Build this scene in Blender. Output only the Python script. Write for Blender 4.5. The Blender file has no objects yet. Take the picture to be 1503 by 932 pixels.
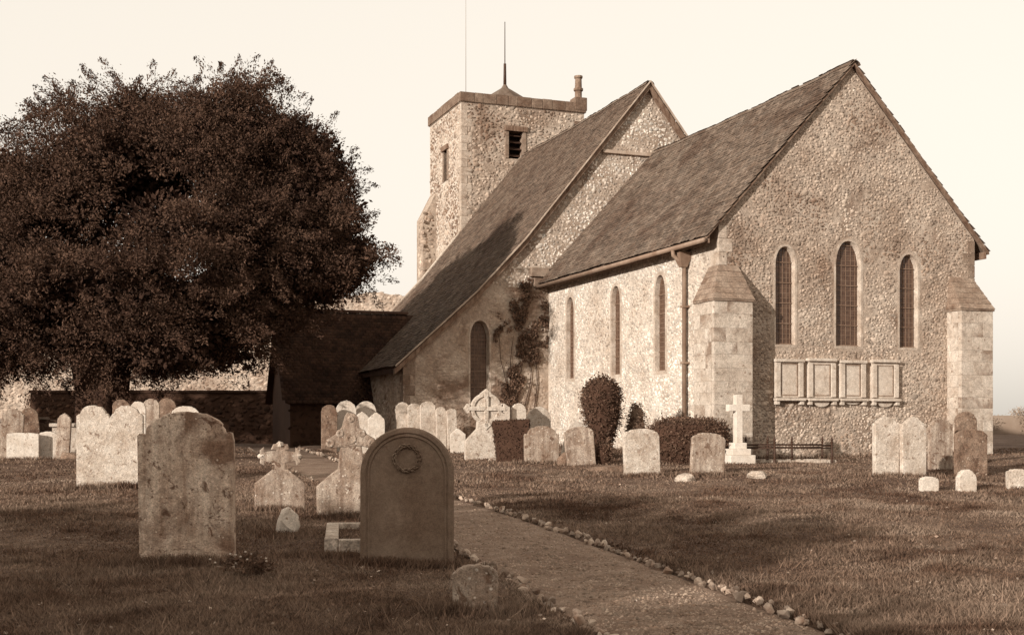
import bpy, bmesh, math, random
import numpy as np
from mathutils import Vector, Matrix, noise
from mathutils.geometry import tessellate_polygon
random.seed(7); rng = np.random.default_rng(7)
SC = bpy.context.scene
COL = SC.collection
R = math.radians
# ------------------------------------------------------------------ camera
EYE = 1.25; F = 1788.0; CX, HY = 751.5, 620.0
cam = bpy.data.objects.new('camera', bpy.data.cameras.new('camera')); COL.objects.link(cam)
cam.location = (0, 0, EYE); cam.rotation_euler = (R(90), 0, 0)
cam.data.sensor_width = 36; cam.data.lens = 36 * F / 1503
cam.data.shift_y = (HY - 466) / 1503; cam.data.clip_end = 6000; cam.data.clip_start = .1
SC.camera = cam
# ------------------------------------------------------------------ sky, sun, exposure
SUN_EL, SUN_AZ = R(13.5), math.atan2(.649, .761)      # azimuth the light travels towards
W = bpy.data.worlds.new('World'); SC.world = W; W.use_nodes = True
nt = W.node_tree; bg = nt.nodes['Background']
sky = nt.nodes.new('ShaderNodeTexSky'); sky.sky_type = 'NISHITA'; sky.sun_disc = False
sky.sun_elevation = SUN_EL; sky.sun_rotation = SUN_AZ + math.pi
sky.air_density = 1.0; sky.dust_density = 3.0
# a blue-sensitive plate: the sky's blue channel decides its tone, printed in warm sepia
bw = nt.nodes.new('ShaderNodeSeparateColor'); gm = nt.nodes.new('ShaderNodeMath'); gm.operation = 'POWER'; gm.inputs[1].default_value = .18
tint = nt.nodes.new('ShaderNodeMix'); tint.data_type = 'RGBA'; tint.blend_type = 'MULTIPLY'; tint.inputs[0].default_value = 1
tint.inputs[7].default_value = (1.0, .92, .81, 1)
nt.links.new(sky.outputs[0], bw.inputs[0]); nt.links.new(bw.outputs[2], gm.inputs[0])
gn = nt.nodes.new('ShaderNodeMath'); gn.operation = 'MULTIPLY'; gn.inputs[1].default_value = 2.3
nt.links.new(gm.outputs[0], gn.inputs[0]); nt.links.new(gn.outputs[0], tint.inputs[6]); nt.links.new(tint.outputs[2], bg.inputs[0])
bg.inputs[1].default_value = .15
sd = bpy.data.lights.new('sun', 'SUN'); sun = bpy.data.objects.new('sun', sd); COL.objects.link(sun)
sd.energy = 2.6; sd.angle = R(.6); sd.color = (1, .955, .885)
LD = Vector((math.sin(SUN_AZ) * math.cos(SUN_EL), math.cos(SUN_AZ) * math.cos(SUN_EL), -math.sin(SUN_EL)))
sun.rotation_euler = LD.to_track_quat('-Z', 'Y').to_euler()
sun.location = (-20, -25, 12)
vs = SC.view_settings; vs.view_transform = 'Standard'; vs.look = 'None'; vs.gamma = 1; vs.exposure = 1.22
vs.use_curve_mapping = False

# ------------------------------------------------------------------ materials (print-tone sepia colours)
def S(v, t=1.):
    xs = [0, .02, .06, .15, .3, .6, 1]
    rg = np.interp(v * t, xs, [2.3, 2.15, 1.85, 1.52, 1.30, 1.13, 1.06]); gb = np.interp(v * t, xs, [1.75, 1.7, 1.6, 1.44, 1.30, 1.16, 1.1])
    g = v / (.2126 * rg + .7152 + .0722 / gb)
    return (g * rg, g, g / gb, 1)
MATS = {}
def mat(name, lo, hi, scale=3., rough=.92, bump=.35, bscale=25., bdist=.02, island=0., spots=(), streak=False, detail=8., contrast=(.35, .65), spec=.2, trans=False, mott=0., mscale=45., rnd=True, tone=1., lich=()):
    m = bpy.data.materials.new(name); m.use_nodes = True; N = m.node_tree.nodes; L = m.node_tree.links
    b = N['Principled BSDF']; b.inputs['Roughness'].default_value = rough; b.inputs['Specular IOR Level'].default_value = spec
    tc = N.new('ShaderNodeTexCoord'); oi = N.new('ShaderNodeObjectInfo')
    sc = N.new('ShaderNodeMath'); sc.operation = 'MULTIPLY'; sc.inputs[1].default_value = 37.
    L.new(oi.outputs['Random'], sc.inputs[0])
    ad = N.new('ShaderNodeVectorMath'); ad.operation = 'ADD'; L.new(tc.outputs['Object'], ad.inputs[0]); L.new(sc.outputs[0], ad.inputs[1])
    vec = ad.outputs[0] if rnd else tc.outputs['Object']
    def nz(s, d=detail, v=vec, dist=0.):
        n = N.new('ShaderNodeTexNoise'); n.inputs['Scale'].default_value = s; n.inputs['Detail'].default_value = d; n.inputs['Roughness'].default_value = .62
        n.inputs['Distortion'].default_value = dist
        L.new(v, n.inputs['Vector']); return n.outputs['Fac']
    def ramp(f, a, c, pa, pc):
        r = N.new('ShaderNodeValToRGB'); r.color_ramp.elements[0].position = pa; r.color_ramp.elements[1].position = pc
        r.color_ramp.elements[0].color = a; r.color_ramp.elements[1].color = c; L.new(f, r.inputs[0]); return r.outputs[0]
    col = ramp(nz(scale), S(lo, tone), S(hi, tone), *contrast)
    def mix(f, a, c, mode='MIX'):
        x = N.new('ShaderNodeMix'); x.data_type = 'RGBA'; x.blend_type = mode
        if isinstance(f, float): x.inputs[0].default_value = f
        else: L.new(f, x.inputs[0])
        L.new(a, x.inputs[6])
        if isinstance(c, tuple): x.inputs[7].default_value = c
        else: L.new(c, x.inputs[7])
        return x.outputs[2]
    if streak:
        mp = N.new('ShaderNodeMapping'); mp.inputs['Scale'].default_value = (9, 9, .7); L.new(vec, mp.inputs[0])
        f = ramp(nz(1.3, 6, mp.outputs[0]), (0, 0, 0, 1), (.75, .75, .75, 1), .42, .68)
        col = mix(f, col, S(lo * .45, tone))
    for (v, s, p0, p1) in spots:
        f = ramp(nz(s, 6, dist=.6), (0, 0, 0, 1), (.9, .9, .9, 1), p0, p1)
        col = mix(f, col, S(v, tone))
    for (v, s_, p0) in lich:
        vo = N.new('ShaderNodeTexVoronoi'); vo.inputs['Scale'].default_value = s_; L.new(vec, vo.inputs['Vector'])
        wn = nz(s_ * 1.6, 3); sb = N.new('ShaderNodeMath'); sb.operation = 'MULTIPLY_ADD'; sb.inputs[1].default_value = .45; L.new(wn, sb.inputs[0]); L.new(vo.outputs['Distance'], sb.inputs[2])
        f = ramp(sb.outputs[0], (.85, .85, .85, 1), (0, 0, 0, 1), p0, p0 + .06); col = mix(f, col, S(v, tone))
    if mott:
        f = ramp(nz(mscale, 5), (1 - mott,) * 3 + (1,), (1 + mott * .5,) * 3 + (1,), .38, .62); col = mix(1.0, col, f, 'MULTIPLY')
        f = ramp(nz(mscale * .22, 5, dist=.4), (1 - mott * .6,) * 3 + (1,), (1 + mott * .35,) * 3 + (1,), .38, .62); col = mix(1.0, col, f, 'MULTIPLY')
    if island:
        g = N.new('ShaderNodeNewGeometry')
        f = ramp(g.outputs['Random Per Island'], (1 - island,) * 3 + (1,), (1 + island * .6,) * 3 + (1,), 0, 1)
        col = mix(1.0, col, f, 'MULTIPLY')
    L.new(col, b.inputs['Base Color'])
    if bump:
        bp = N.new('ShaderNodeBump'); bp.inputs['Strength'].default_value = bump; bp.inputs['Distance'].default_value = bdist
        L.new(nz(bscale), bp.inputs['Height']); L.new(bp.outputs[0], b.inputs['Normal'])
    if trans:
        t = N.new('ShaderNodeBsdfTranslucent'); L.new(col, t.inputs[0]); mx = N.new('ShaderNodeMixShader'); mx.inputs[0].default_value = trans
        L.new(b.outputs[0], mx.inputs[1]); L.new(t.outputs[0], mx.inputs[2]); L.new(mx.outputs[0], N['Material Output'].inputs[0])
    MATS[name] = m; return m
mat('turf', .06, .15, 1.4, bump=.8, bscale=40, bdist=.04, spots=((.06, .35, .5, .62), (.2, 2.5, .62, .72)), mott=.4)
mat('grass', .085, .20, .9, bump=0, island=.6, trans=.25, spots=((.24, .8, .54, .66), (.055, .5, .54, .64)))
mat('gravel', .13, .21, 4., bump=.6, bscale=90, bdist=.012, spots=((.09, 1.2, .5, .7),), mott=.35, mscale=120)
mat('gravel_grit', .13, .27, 8., bump=0, island=.5)
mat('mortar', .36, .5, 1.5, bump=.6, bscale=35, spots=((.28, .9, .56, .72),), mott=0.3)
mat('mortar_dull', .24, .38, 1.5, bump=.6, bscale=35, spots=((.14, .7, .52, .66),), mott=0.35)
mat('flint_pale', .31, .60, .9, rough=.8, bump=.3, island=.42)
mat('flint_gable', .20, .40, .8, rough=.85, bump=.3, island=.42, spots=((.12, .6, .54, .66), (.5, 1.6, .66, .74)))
mat('flint_white', .28, .60, 1.5, rough=.85, bump=.3, island=.45)
mat('rubble_stained', .22, .38, 1.2, bump=.4, island=.2, spots=((.12, .62, .50, .60), (.45, .8, .62, .7)), rnd=False)
mat('render_stained', .22, .38, 1.2, bump=.5, bscale=18, spots=((.12, .62, .50, .60), (.45, .8, .62, .7)), mott=.3, rnd=False)
mat('rubble_tower', .20, .38, .7, bump=.4, island=.45, spots=((.11, .45, .52, .62),))
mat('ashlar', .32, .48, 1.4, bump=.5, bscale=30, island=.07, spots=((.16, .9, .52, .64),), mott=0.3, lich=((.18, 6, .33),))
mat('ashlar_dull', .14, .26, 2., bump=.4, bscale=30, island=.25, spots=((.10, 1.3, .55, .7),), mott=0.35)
mat('parapet', .10, .20, 2., bump=.5, bscale=20, island=.3, mott=.35, spots=((.26, 1.6, .6, .7),))
mat('dressed', .26, .42, 3., bump=.2, bscale=40, mott=0.3)
mat('tablet', .38, .50, 3., bump=.2, bscale=50, spots=((.24, 4, .57, .72),), mott=.22)
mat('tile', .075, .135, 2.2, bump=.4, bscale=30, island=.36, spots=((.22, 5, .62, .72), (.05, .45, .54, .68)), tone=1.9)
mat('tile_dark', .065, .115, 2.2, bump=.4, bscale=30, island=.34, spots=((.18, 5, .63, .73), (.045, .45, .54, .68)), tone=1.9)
mat('timber', .10, .20, 4., bump=.3, bscale=20, streak=True)
mat('timber_dark', .02, .04, 4., bump=.3, bscale=20)
mat('verge', .22, .36, 3., bump=.3)
mat('lead', .12, .2, 3., rough=.6, bump=.15)
mat('iron', .018, .04, 20., rough=.6, bump=.2)
mat('glass', .03, .07, 6., rough=.25, bump=.6, bscale=16, bdist=.01, spec=.4)
mat('came', .10, .15, 8., rough=.7, bump=0)
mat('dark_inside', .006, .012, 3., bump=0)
mat('grave_pale', .32, .50, 4., bump=.6, bscale=35, spots=((.15, 9, .60, .66), (.22, 1.6, .57, .7)), mott=.3, mscale=85, lich=((.6, 14, .33), (.14, 23, .34)))
mat('grave_white', .40, .56, 3., bump=.4, bscale=40, spots=((.22, 6, .60, .70),), mott=.25, mscale=80, lich=((.2, 14, .34),))
mat('grave_marble', .46, .56, 3., rough=.6, bump=.15, bscale=40, mott=.14, spots=((.32, 5, .6, .75),))
mat('grave_grey', .20, .38, 4., bump=.6, bscale=35, streak=True, spots=((.09, 7, .58, .64), (.48, 12, .67, .72)), mott=.3, mscale=90, lich=((.5, 15, .33), (.1, 22, .34)))
mat('grave_lichen', .44, .62, 3., bump=.7, bscale=40, streak=True, spots=((.13, 2.0, .49, .64), (.08, 10, .57, .65), (.70, 13, .69, .73)), mott=.3, mscale=90, tone=.6, lich=((.60, 15, .31), (.12, 21, .33)))
mat('grave_dark', .14, .18, 2., rough=.9, bump=.3, bscale=80, bdist=.006, spots=((.11, 1.5, .5, .7), (.09, 14, .66, .72)), mott=.2, mscale=110, spec=.05, tone=1.3)
mat('grave_brown', .10, .18, 4., bump=.5, bscale=35, spots=((.05, 5, .55, .66),), mott=0.4, lich=((.3, 13, .35),))
mat('edging', .11, .33, 6., rough=.8, bump=.4, island=.5)
mat('kerb', .30, .45, 4., bump=.4, bscale=40, spots=((.14, 5, .56, .66),), mott=0.4, lich=((.5, 14, .35),))
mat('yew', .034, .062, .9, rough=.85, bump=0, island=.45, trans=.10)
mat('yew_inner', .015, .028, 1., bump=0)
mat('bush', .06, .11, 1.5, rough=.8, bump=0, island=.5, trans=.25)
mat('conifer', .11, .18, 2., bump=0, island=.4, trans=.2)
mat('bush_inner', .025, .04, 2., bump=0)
mat('hedge_hazed', .20, .30, .4, bump=0, island=.4, trans=.25)  # distance haze painted in as a paler leaf colour
mat('creeper', .06, .12, 2., bump=0, island=.5, trans=.15)
mat('bark', .02, .045, 5., bump=.8, bscale=12, bdist=.05, streak=True)
mat('castle', .22, .40, .3, bump=.4, island=.4, spots=((.12, .3, .52, .62),))
mat('porch_tile_shaded', .022, .045, 1.5, bump=.4, island=.4)  # the yew's shade on the porch roof is darkened into this tile colour
mat('shaded_stone', .025, .05, .6, bump=.5, island=.45)  # shade on churchyard wall and porch walls is darkened into this stone colour
mat('petal', .4, .5, 3., bump=0)
mat('hill', .12, .2, .01, bump=0, spots=((.08, .02, .5, .6),))

# ------------------------------------------------------------------ helpers
def tag(o, label=None, cat=None, group=None, kind=None):
    if label: o['label'] = label
    if cat: o['category'] = cat
    if group: o['group'] = group
    if kind: o['kind'] = kind
    return o
def empty(name, loc=(0, 0, 0), rz=0):
    o = bpy.data.objects.new(name, None); COL.objects.link(o); o.location = loc; o.rotation_euler = (0, 0, rz); o.empty_display_size = .2; return o
def link(name, me, m, parent=None):
    if m is not None and not me.materials: me.materials.append(MATS[m])
    o = bpy.data.objects.new(name, me); COL.objects.link(o); o.parent = parent; return o
def ob(name, verts, faces, m, parent=None, smooth=False):
    me = bpy.data.meshes.new(name); me.from_pydata([tuple(v) for v in verts], [], faces); me.update()
    if smooth: me.polygons.foreach_set('use_smooth', [True] * len(me.polygons))
    return link(name, me, m, parent)
def npmesh(name, V, Fc, m, parent=None, smooth=False):
    """V (n,3), Fc (k,3|4) arrays"""
    me = bpy.data.meshes.new(name); V = np.asarray(V, np.float32); Fc = np.asarray(Fc, np.int32); k, c = Fc.shape
    me.vertices.add(len(V)); me.vertices.foreach_set('co', V.ravel())
    me.loops.add(k * c); me.loops.foreach_set('vertex_index', Fc.ravel())
    me.polygons.add(k); me.polygons.foreach_set('loop_start', np.arange(0, k * c, c, dtype=np.int32))
    me.polygons.foreach_set('loop_total', np.full(k, c, np.int32))
    if smooth: me.polygons.foreach_set('use_smooth', np.ones(k, bool))
    me.update(calc_edges=True)
    return link(name, me, m, parent)
def box(a, b):
    x0, y0, z0 = a; x1, y1, z1 = b
    v = [(x0, y0, z0), (x1, y0, z0), (x1, y1, z0), (x0, y1, z0), (x0, y0, z1), (x1, y0, z1), (x1, y1, z1), (x0, y1, z1)]
    f = [(3, 2, 1, 0), (4, 5, 6, 7), (0, 1, 5, 4), (1, 2, 6, 5), (2, 3, 7, 6), (3, 0, 4, 7)]
    return v, f
def bevel_me(me, w, seg=2):
    bm = bmesh.new(); bm.from_mesh(me); bmesh.ops.remove_doubles(bm, verts=bm.verts, dist=1e-5)
    bmesh.ops.bevel(bm, geom=[e for e in bm.edges if len(e.link_faces) == 2 and e.calc_face_angle() > .5], offset=w, segments=seg, affect='EDGES', profile=.6)
    bm.normal_update(); bm.to_mesh(me); bm.free(); me.update()
def boxes(name, lst, m, parent=None, bevel=0):
    V, Fc = [], []
    for a, b in lst:
        v, f = box(a, b); n = len(V); V += v; Fc += [tuple(i + n for i in q) for q in f]
    o = ob(name, V, Fc, m, parent)
    if bevel: bevel_me(o.data, bevel)
    return o
def tube(name, pts, rad, m, parent=None, seg=8):
    """tapered tube through pts, radius list"""
    V, Fc = [], []
    if not isinstance(rad, (list, tuple)): rad = [rad] * len(pts)
    for i, p in enumerate(pts):
        p = Vector(p); d = (Vector(pts[min(i + 1, len(pts) - 1)]) - Vector(pts[max(i - 1, 0)])).normalized()
        u = d.orthogonal().normalized(); 
        if i: 
            u = (pu - d * pu.dot(d)).normalized()
        pu = u; w = d.cross(u)
        for k in range(seg):
            a = 2 * math.pi * k / seg; V.append(p + (u * math.cos(a) + w * math.sin(a)) * rad[i])
    for i in range(len(pts) - 1):
        for k in range(seg):
            Fc.append((i * seg + k, i * seg + (k + 1) % seg, (i + 1) * seg + (k + 1) % seg, (i + 1) * seg + k))
    Fc.append(tuple(range(seg - 1, -1, -1))); Fc.append(tuple((len(pts) - 1) * seg + k for k in range(seg)))
    return ob(name, V, Fc, m, parent, True)
# ground ------------------------------------------------------------
def sn(x, y): return np.sin(x * 1.3 + 1.7 * np.sin(y * .7)) * np.sin(y * 1.1 + .9 * np.sin(x * .8 + 2))
PR = np.array([[4.2, -6], [3.5, 0], [2.04, 7.16], [1.38, 9.94], [.55, 13.07], [-.75, 17], [-1.9, 20.2], [-3.77, 26], [-6.0, 34.5], [-6.6, 37.4]])
_yy = np.linspace(-6, 37.4, 300); _xx = np.interp(_yy, PR[:, 1], PR[:, 0]); _k = np.ones(25) / 25; _xp = np.convolve(np.pad(_xx, 12, 'edge'), _k, 'valid')
def path_r(y): return np.interp(y, _yy, _xp)
PW = 1.42
def in_path(x, y, mgn=0.): r = path_r(y); return (x < r + mgn) & (x > r - PW - mgn) & (y < 37.4)
def gbase(x, y):
    z = np.interp(y, [-40, 8, 11, 19, 22, 28, 34, 120, 900], [0, 0, .05, .28, .36, .5, .52, .5, 0])
    return z
def gz(x, y):
    x = np.asarray(x, float); y = np.asarray(y, float)
    fade = np.clip((y - 5) / 3, 0, 1) * np.clip((60 - y) / 20, 0, 1) * .8 + .2
    z = gbase(x, y) + fade * (.045 * sn(x * .55, y * .5) + .02 * sn(x * 1.7 + 3, y * 1.5) + .008 * sn(x * 5, y * 4.3))
    z = z + .10 * np.exp(-((x - .2) ** 2 + (y - 9.0) ** 2) * 0) * 0
    e = np.minimum(path_r(y) - x, x - (path_r(y) - PW)); k = np.clip((e + .12) / .14, 0, 1) * (y < 37.4)
    return z * (1 - k) + (gbase(x, y) - .075) * k
def G(px, py, Y=None):
    if Y is None:
        Y = 12.
        for _ in range(60):
            X = (px - CX) / F * Y; Y = .5 * Y + .5 * (EYE - float(gbase(X, Y))) * F / (py - HY)
    X = (px - CX) / F * Y
    return X, Y, float(gz(X, Y))
xs = np.unique(np.concatenate([[-3000, -1500, -700, -300, -150, -90], np.arange(-60, -14, 2.), np.arange(-14, 11, .17), np.arange(11, 60, 2.), [90, 150, 300, 700, 1500, 3000]]))
ys = np.unique(np.concatenate([[-800, -300, -120, -60], np.arange(-40, 5, 2.), np.arange(5, 30, .17), np.arange(30, 60, 1.), [70, 85, 100, 130, 200, 400, 800, 1600, 4000]]))
XX, YY = np.meshgrid(xs, ys); ZZ = gz(XX, YY); n0 = len(xs)
I = (np.arange(len(ys) - 1)[:, None] * n0 + np.arange(n0 - 1)[None]).ravel()
tag(npmesh('ground', np.stack([XX, YY, ZZ], -1).reshape(-1, 3), np.stack([I, I + 1, I + 1 + n0, I + n0], -1), 'turf', smooth=True), kind='structure')
# path sheet
yp = np.linspace(-6, 37.4, 220); cols = np.linspace(0, 1, 8); V = []
for y in yp:
    r = float(path_r(y))
    for c in cols:
        x = r - PW * c
        V.append((x, y, float(gbase(x, y)) - .05 + .02 * math.sin(math.pi * c) + .006 * float(sn(x * 4, y * 3))))
V = np.array(V); I = (np.arange(219)[:, None] * 8 + np.arange(7)[None]).ravel()
path = tag(npmesh('path', V, np.stack([I, I + 8, I + 9, I + 1], -1), 'gravel', smooth=True), kind='structure')
# edging stones
def hull_mesh(name, s, m, n=13, flat=1.):
    bm = bmesh.new()
    for _ in range(n):
        v = Vector((random.gauss(0, 1), random.gauss(0, 1), random.gauss(0, 1))).normalized() * random.uniform(.8, 1.1)
        bm.verts.new((v.x * s[0], v.y * s[1], v.z * s[2] * flat))
    r = bmesh.ops.convex_hull(bm, input=bm.verts); bmesh.ops.delete(bm, geom=[v for v in bm.verts if not v.link_faces], context='VERTS')
    me = bpy.data.meshes.new(name); bm.to_mesh(me); bm.free(); me.materials.append(MATS[m]); return me
edge_meshes = [hull_mesh('edging_stone', (.042, .034, .034), 'edging', 18) for _ in range(12)]
spots = []
for side in (0, 1):
    y = 5.6
    while y < 37:
        x = float(path_r(y)) + (.03 if side == 0 else -PW - .03) + random.gauss(0, .03)
        if not (side == 0 and y < 0): spots.append((x, y))
        y += random.uniform(.05, .11) * (1 + max(0, y - 20) * .02)
spots.sort(key=lambda p: p[1])
far_v = []
for i, (x, y) in enumerate(spots):
    z = float(gbase(x, y)) - .022 + random.uniform(-.015, .02); s = random.uniform(.5, 1.35)
    if i < 290:
        o = bpy.data.objects.new('edging_stone', random.choice(edge_meshes)); COL.objects.link(o); o.parent = path
        o.location = (x, y, z); o.rotation_euler = (random.uniform(-.5, .5), random.uniform(-.5, .5), random.uniform(0, 6.3)); o.scale = (s, s * random.uniform(.7, 1.2), s)
    else: far_v.append((x, y, z, s))
if far_v:
    bm = bmesh.new()
    for (x, y, z, s) in far_v:
        t = edge_meshes[random.randrange(12)]; bm2 = len(bm.verts); bm.from_mesh(t); bm.verts.ensure_lookup_table()
        Mx = Matrix.Translation((x, y, z)) @ Matrix.Rotation(random.uniform(0, 6), 4, 'Z') @ Matrix.Scale(s, 4)
        bmesh.ops.transform(bm, matrix=Mx, verts=bm.verts[bm2:])
    me = bpy.data.meshes.new('edging_stone'); bm.to_mesh(me); bm.free()
    tag(link('far_edging_stones', me, 'edging', path), kind='stuff')

# ------------------------------------------------------------------ wall stones / tiles
def make_domes(ntemp, nseg=7):
    T = []
    for _ in range(ntemp):
        a = np.arange(nseg) / nseg * 2 * np.pi + rng.uniform(-.25, .25, nseg); r = rng.uniform(.82, 1.1, nseg)
        r1 = r * rng.uniform(.72, .95, nseg); tl = rng.normal(0, .35, 2)
        A = np.stack([np.cos(a) * r, np.sin(a) * r, np.full(nseg, -.25)], -1)
        B = np.stack([np.cos(a) * r1, np.sin(a) * r1, rng.uniform(.6, .95, nseg) + tl[0] * np.cos(a) + tl[1] * np.sin(a)], -1)
        T.append(np.concatenate([A, B, [[rng.uniform(-.1, .1), rng.uniform(-.1, .1), 1.]]]))
    f = []
    for k in range(nseg):
        j = (k + 1) % nseg; f += [(k, j, nseg + j), (k, nseg + j, nseg + k), (nseg + k, nseg + j, 2 * nseg)]
    return np.array(T), np.array(f)
DT, DF = make_domes(40)
def wall_stones(name, parent, m, O, U, Vv, Nn, u0, u1, v0, v1, ok, su, sv, depth, jit=.3):
    """stones set in a wall face: rows of low domes on plane O + u U + v V, pushed out along N"""
    rows = int((v1 - v0) / sv); P = []
    for r in range(rows):
        u = u0 + rng.uniform(0, su)
        v = v0 + (r + .5) * sv
        nn = int((u1 - u0) / su); us = u + np.arange(nn) * su + rng.normal(0, su * .25, nn)
        P.append(np.stack([us, np.full(nn, v) + rng.normal(0, sv * .27, nn)], -1))
    P = np.concatenate(P); P = P[ok(P[:, 0], P[:, 1])]; pm = sn(P[:, 0] * 1.9 + 4, P[:, 1] * 2.3) + .6 * sn(P[:, 0] * 4.1, P[:, 1] * 4.7 + 2); P = P[(pm < .95) | (rng.random(len(P)) < .35)]; n = len(P); bg_ = np.where(rng.random(n) < .05, rng.uniform(1.5, 2.1, n), rng.lognormal(0, .16, n))
    T = DT[rng.integers(0, len(DT), n)].copy()
    T[:, :, 0] *= (su * .5 * rng.uniform(.5, 1.3, n))[:, None]; T[:, :, 1] *= (sv * .5 * rng.uniform(.55, 1.25, n))[:, None]; T[:, :, 2] *= (depth * rng.uniform(.3, 1.15, n))[:, None]; T[:, :, :2] *= bg_[:, None, None]
    a = rng.normal(0, jit, n); c, s = np.cos(a)[:, None], np.sin(a)[:, None]
    x = T[:, :, 0] * c - T[:, :, 1] * s + P[:, 0:1]; y = T[:, :, 0] * s + T[:, :, 1] * c + P[:, 1:2]
    O, U, Vv, Nn = map(np.array, (O, U, Vv, Nn))
    V = O + x[..., None] * U + y[..., None] * Vv + T[:, :, 2:3] * Nn
    nv = V.shape[1]; Fc = (DF[None] + (np.arange(n) * nv)[:, None, None]).reshape(-1, 3)
    return tag(npmesh(name, V.reshape(-1, 3), Fc, m, parent), kind='stuff')
BX = np.array(box((0, 0, 0), (1, 1, 1))[0]); BF = np.array(box((0, 0, 0), (1, 1, 1))[1])[1:]
def tiles(name, parent, m, prof, y0, y1, sag, out, clip=None):
    """prof: eave-to-ridge list of (x,z); tile courses along y"""
    Vs = []
    for (xa, za), (xb, zb) in zip(prof[:-1], prof[1:]):
        L = math.hypot(xb - xa, zb - za); d = np.array([(xb - xa) / L, 0, (zb - za) / L]); nrm = np.array([-d[2], 0, d[0]]) * out
        nc = max(1, round(L / .115)); g = L / nc
        for c in range(nc):
            nn = int((y1 - y0) / .17) + 1; ys_ = y0 + (np.arange(nn) - (.5 if c % 2 else 0)) * .17 + rng.normal(0, .004, nn)
            ys_ = ys_[(ys_ > y0 - .05) & (ys_ < y1 - .1)]; nn = len(ys_)
            if clip is not None:
                q = clip(xa + d[0] * c * g, ys_); ys_ = ys_[q]; nn = len(ys_)
            T = np.repeat(BX[None], nn, 0).astype(float)
            al = (T[:, :, 0] * (g * 1.9) + c * g + rng.normal(0, .006, nn)[:, None] - .03)   # along slope
            tilt = rng.normal(0, .006, nn)[:, None]
            yy_ = ys_[:, None] + T[:, :, 1] * .163
            th = .012 + T[:, :, 2] * .013 + (1 - T[:, :, 0]) * (.018 + rng.uniform(0, .014, nn)[:, None]) + tilt * (T[:, :, 1] - .5)
            sl_t = rng.random(nn) < .012; al = al - (sl_t * rng.uniform(.02, .06, nn))[:, None]; yy_ = yy_ + ((T[:, :, 0] - .5) * (sl_t * rng.normal(0, .05, nn))[:, None])
            th = th + (sl_t * .012)[:, None]
            pos = np.array([xa, 0, za]) + al[..., None] * d + th[..., None] * nrm
            pos[:, :, 1] = yy_
            pos[:, :, 2] += sag(pos[:, :, 0], pos[:, :, 1]); Vs.append(pos)
    V = np.concatenate(Vs); n = len(V)
    Fc = (BF[None] + (np.arange(n) * 8)[:, None, None]).reshape(-1, 4)
    return tag(npmesh(name, V.reshape(-1, 3), Fc, m, parent), kind='stuff')
def lancet(x0, x1, z0, z1, n=7):
    """pointed arch outline (u,v), counter-clockwise from bottom-left"""
    w = x1 - x0; c = (x0 + x1) / 2; rise = w * .80; zs = z1 - rise
    pts = [(x0, z0), (x1, z0)]
    for k in range(n + 1):
        t = k / n; a = t * math.pi / 2
        pts.append((c + w / 2 * math.cos(a) ** .85, zs + rise * math.sin(a) ** 1.12))
    for k in range(n - 1, -1, -1):
        t = k / n; a = t * math.pi / 2
        pts.append((c - w / 2 * math.cos(a) ** .85, zs + rise * math.sin(a) ** 1.12))
    return pts
def shrink(pts, d):
    cx = (min(p[0] for p in pts) + max(p[0] for p in pts)) / 2; z0 = min(p[1] for p in pts); z1 = max(p[1] for p in pts); w = max(p[0] for p in pts) - cx
    return [(cx + (p[0] - cx) * (w - d) / w, z0 + d + (p[1] - z0) * (z1 - z0 - 2 * d) / (z1 - z0)) for p in pts]
def plane_wall(name, outer, holes, f3, m, parent):
    polys = [[Vector((u, v, 0)) for u, v in outer]] + [[Vector((u, v, 0)) for u, v in h] for h in holes]
    tri = tessellate_polygon(polys); flat = [p for q in polys for p in q]
    return ob(name, [f3(p.x, p.y, 0) for p in flat], [tuple(t) for t in tri], m, parent)
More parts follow.
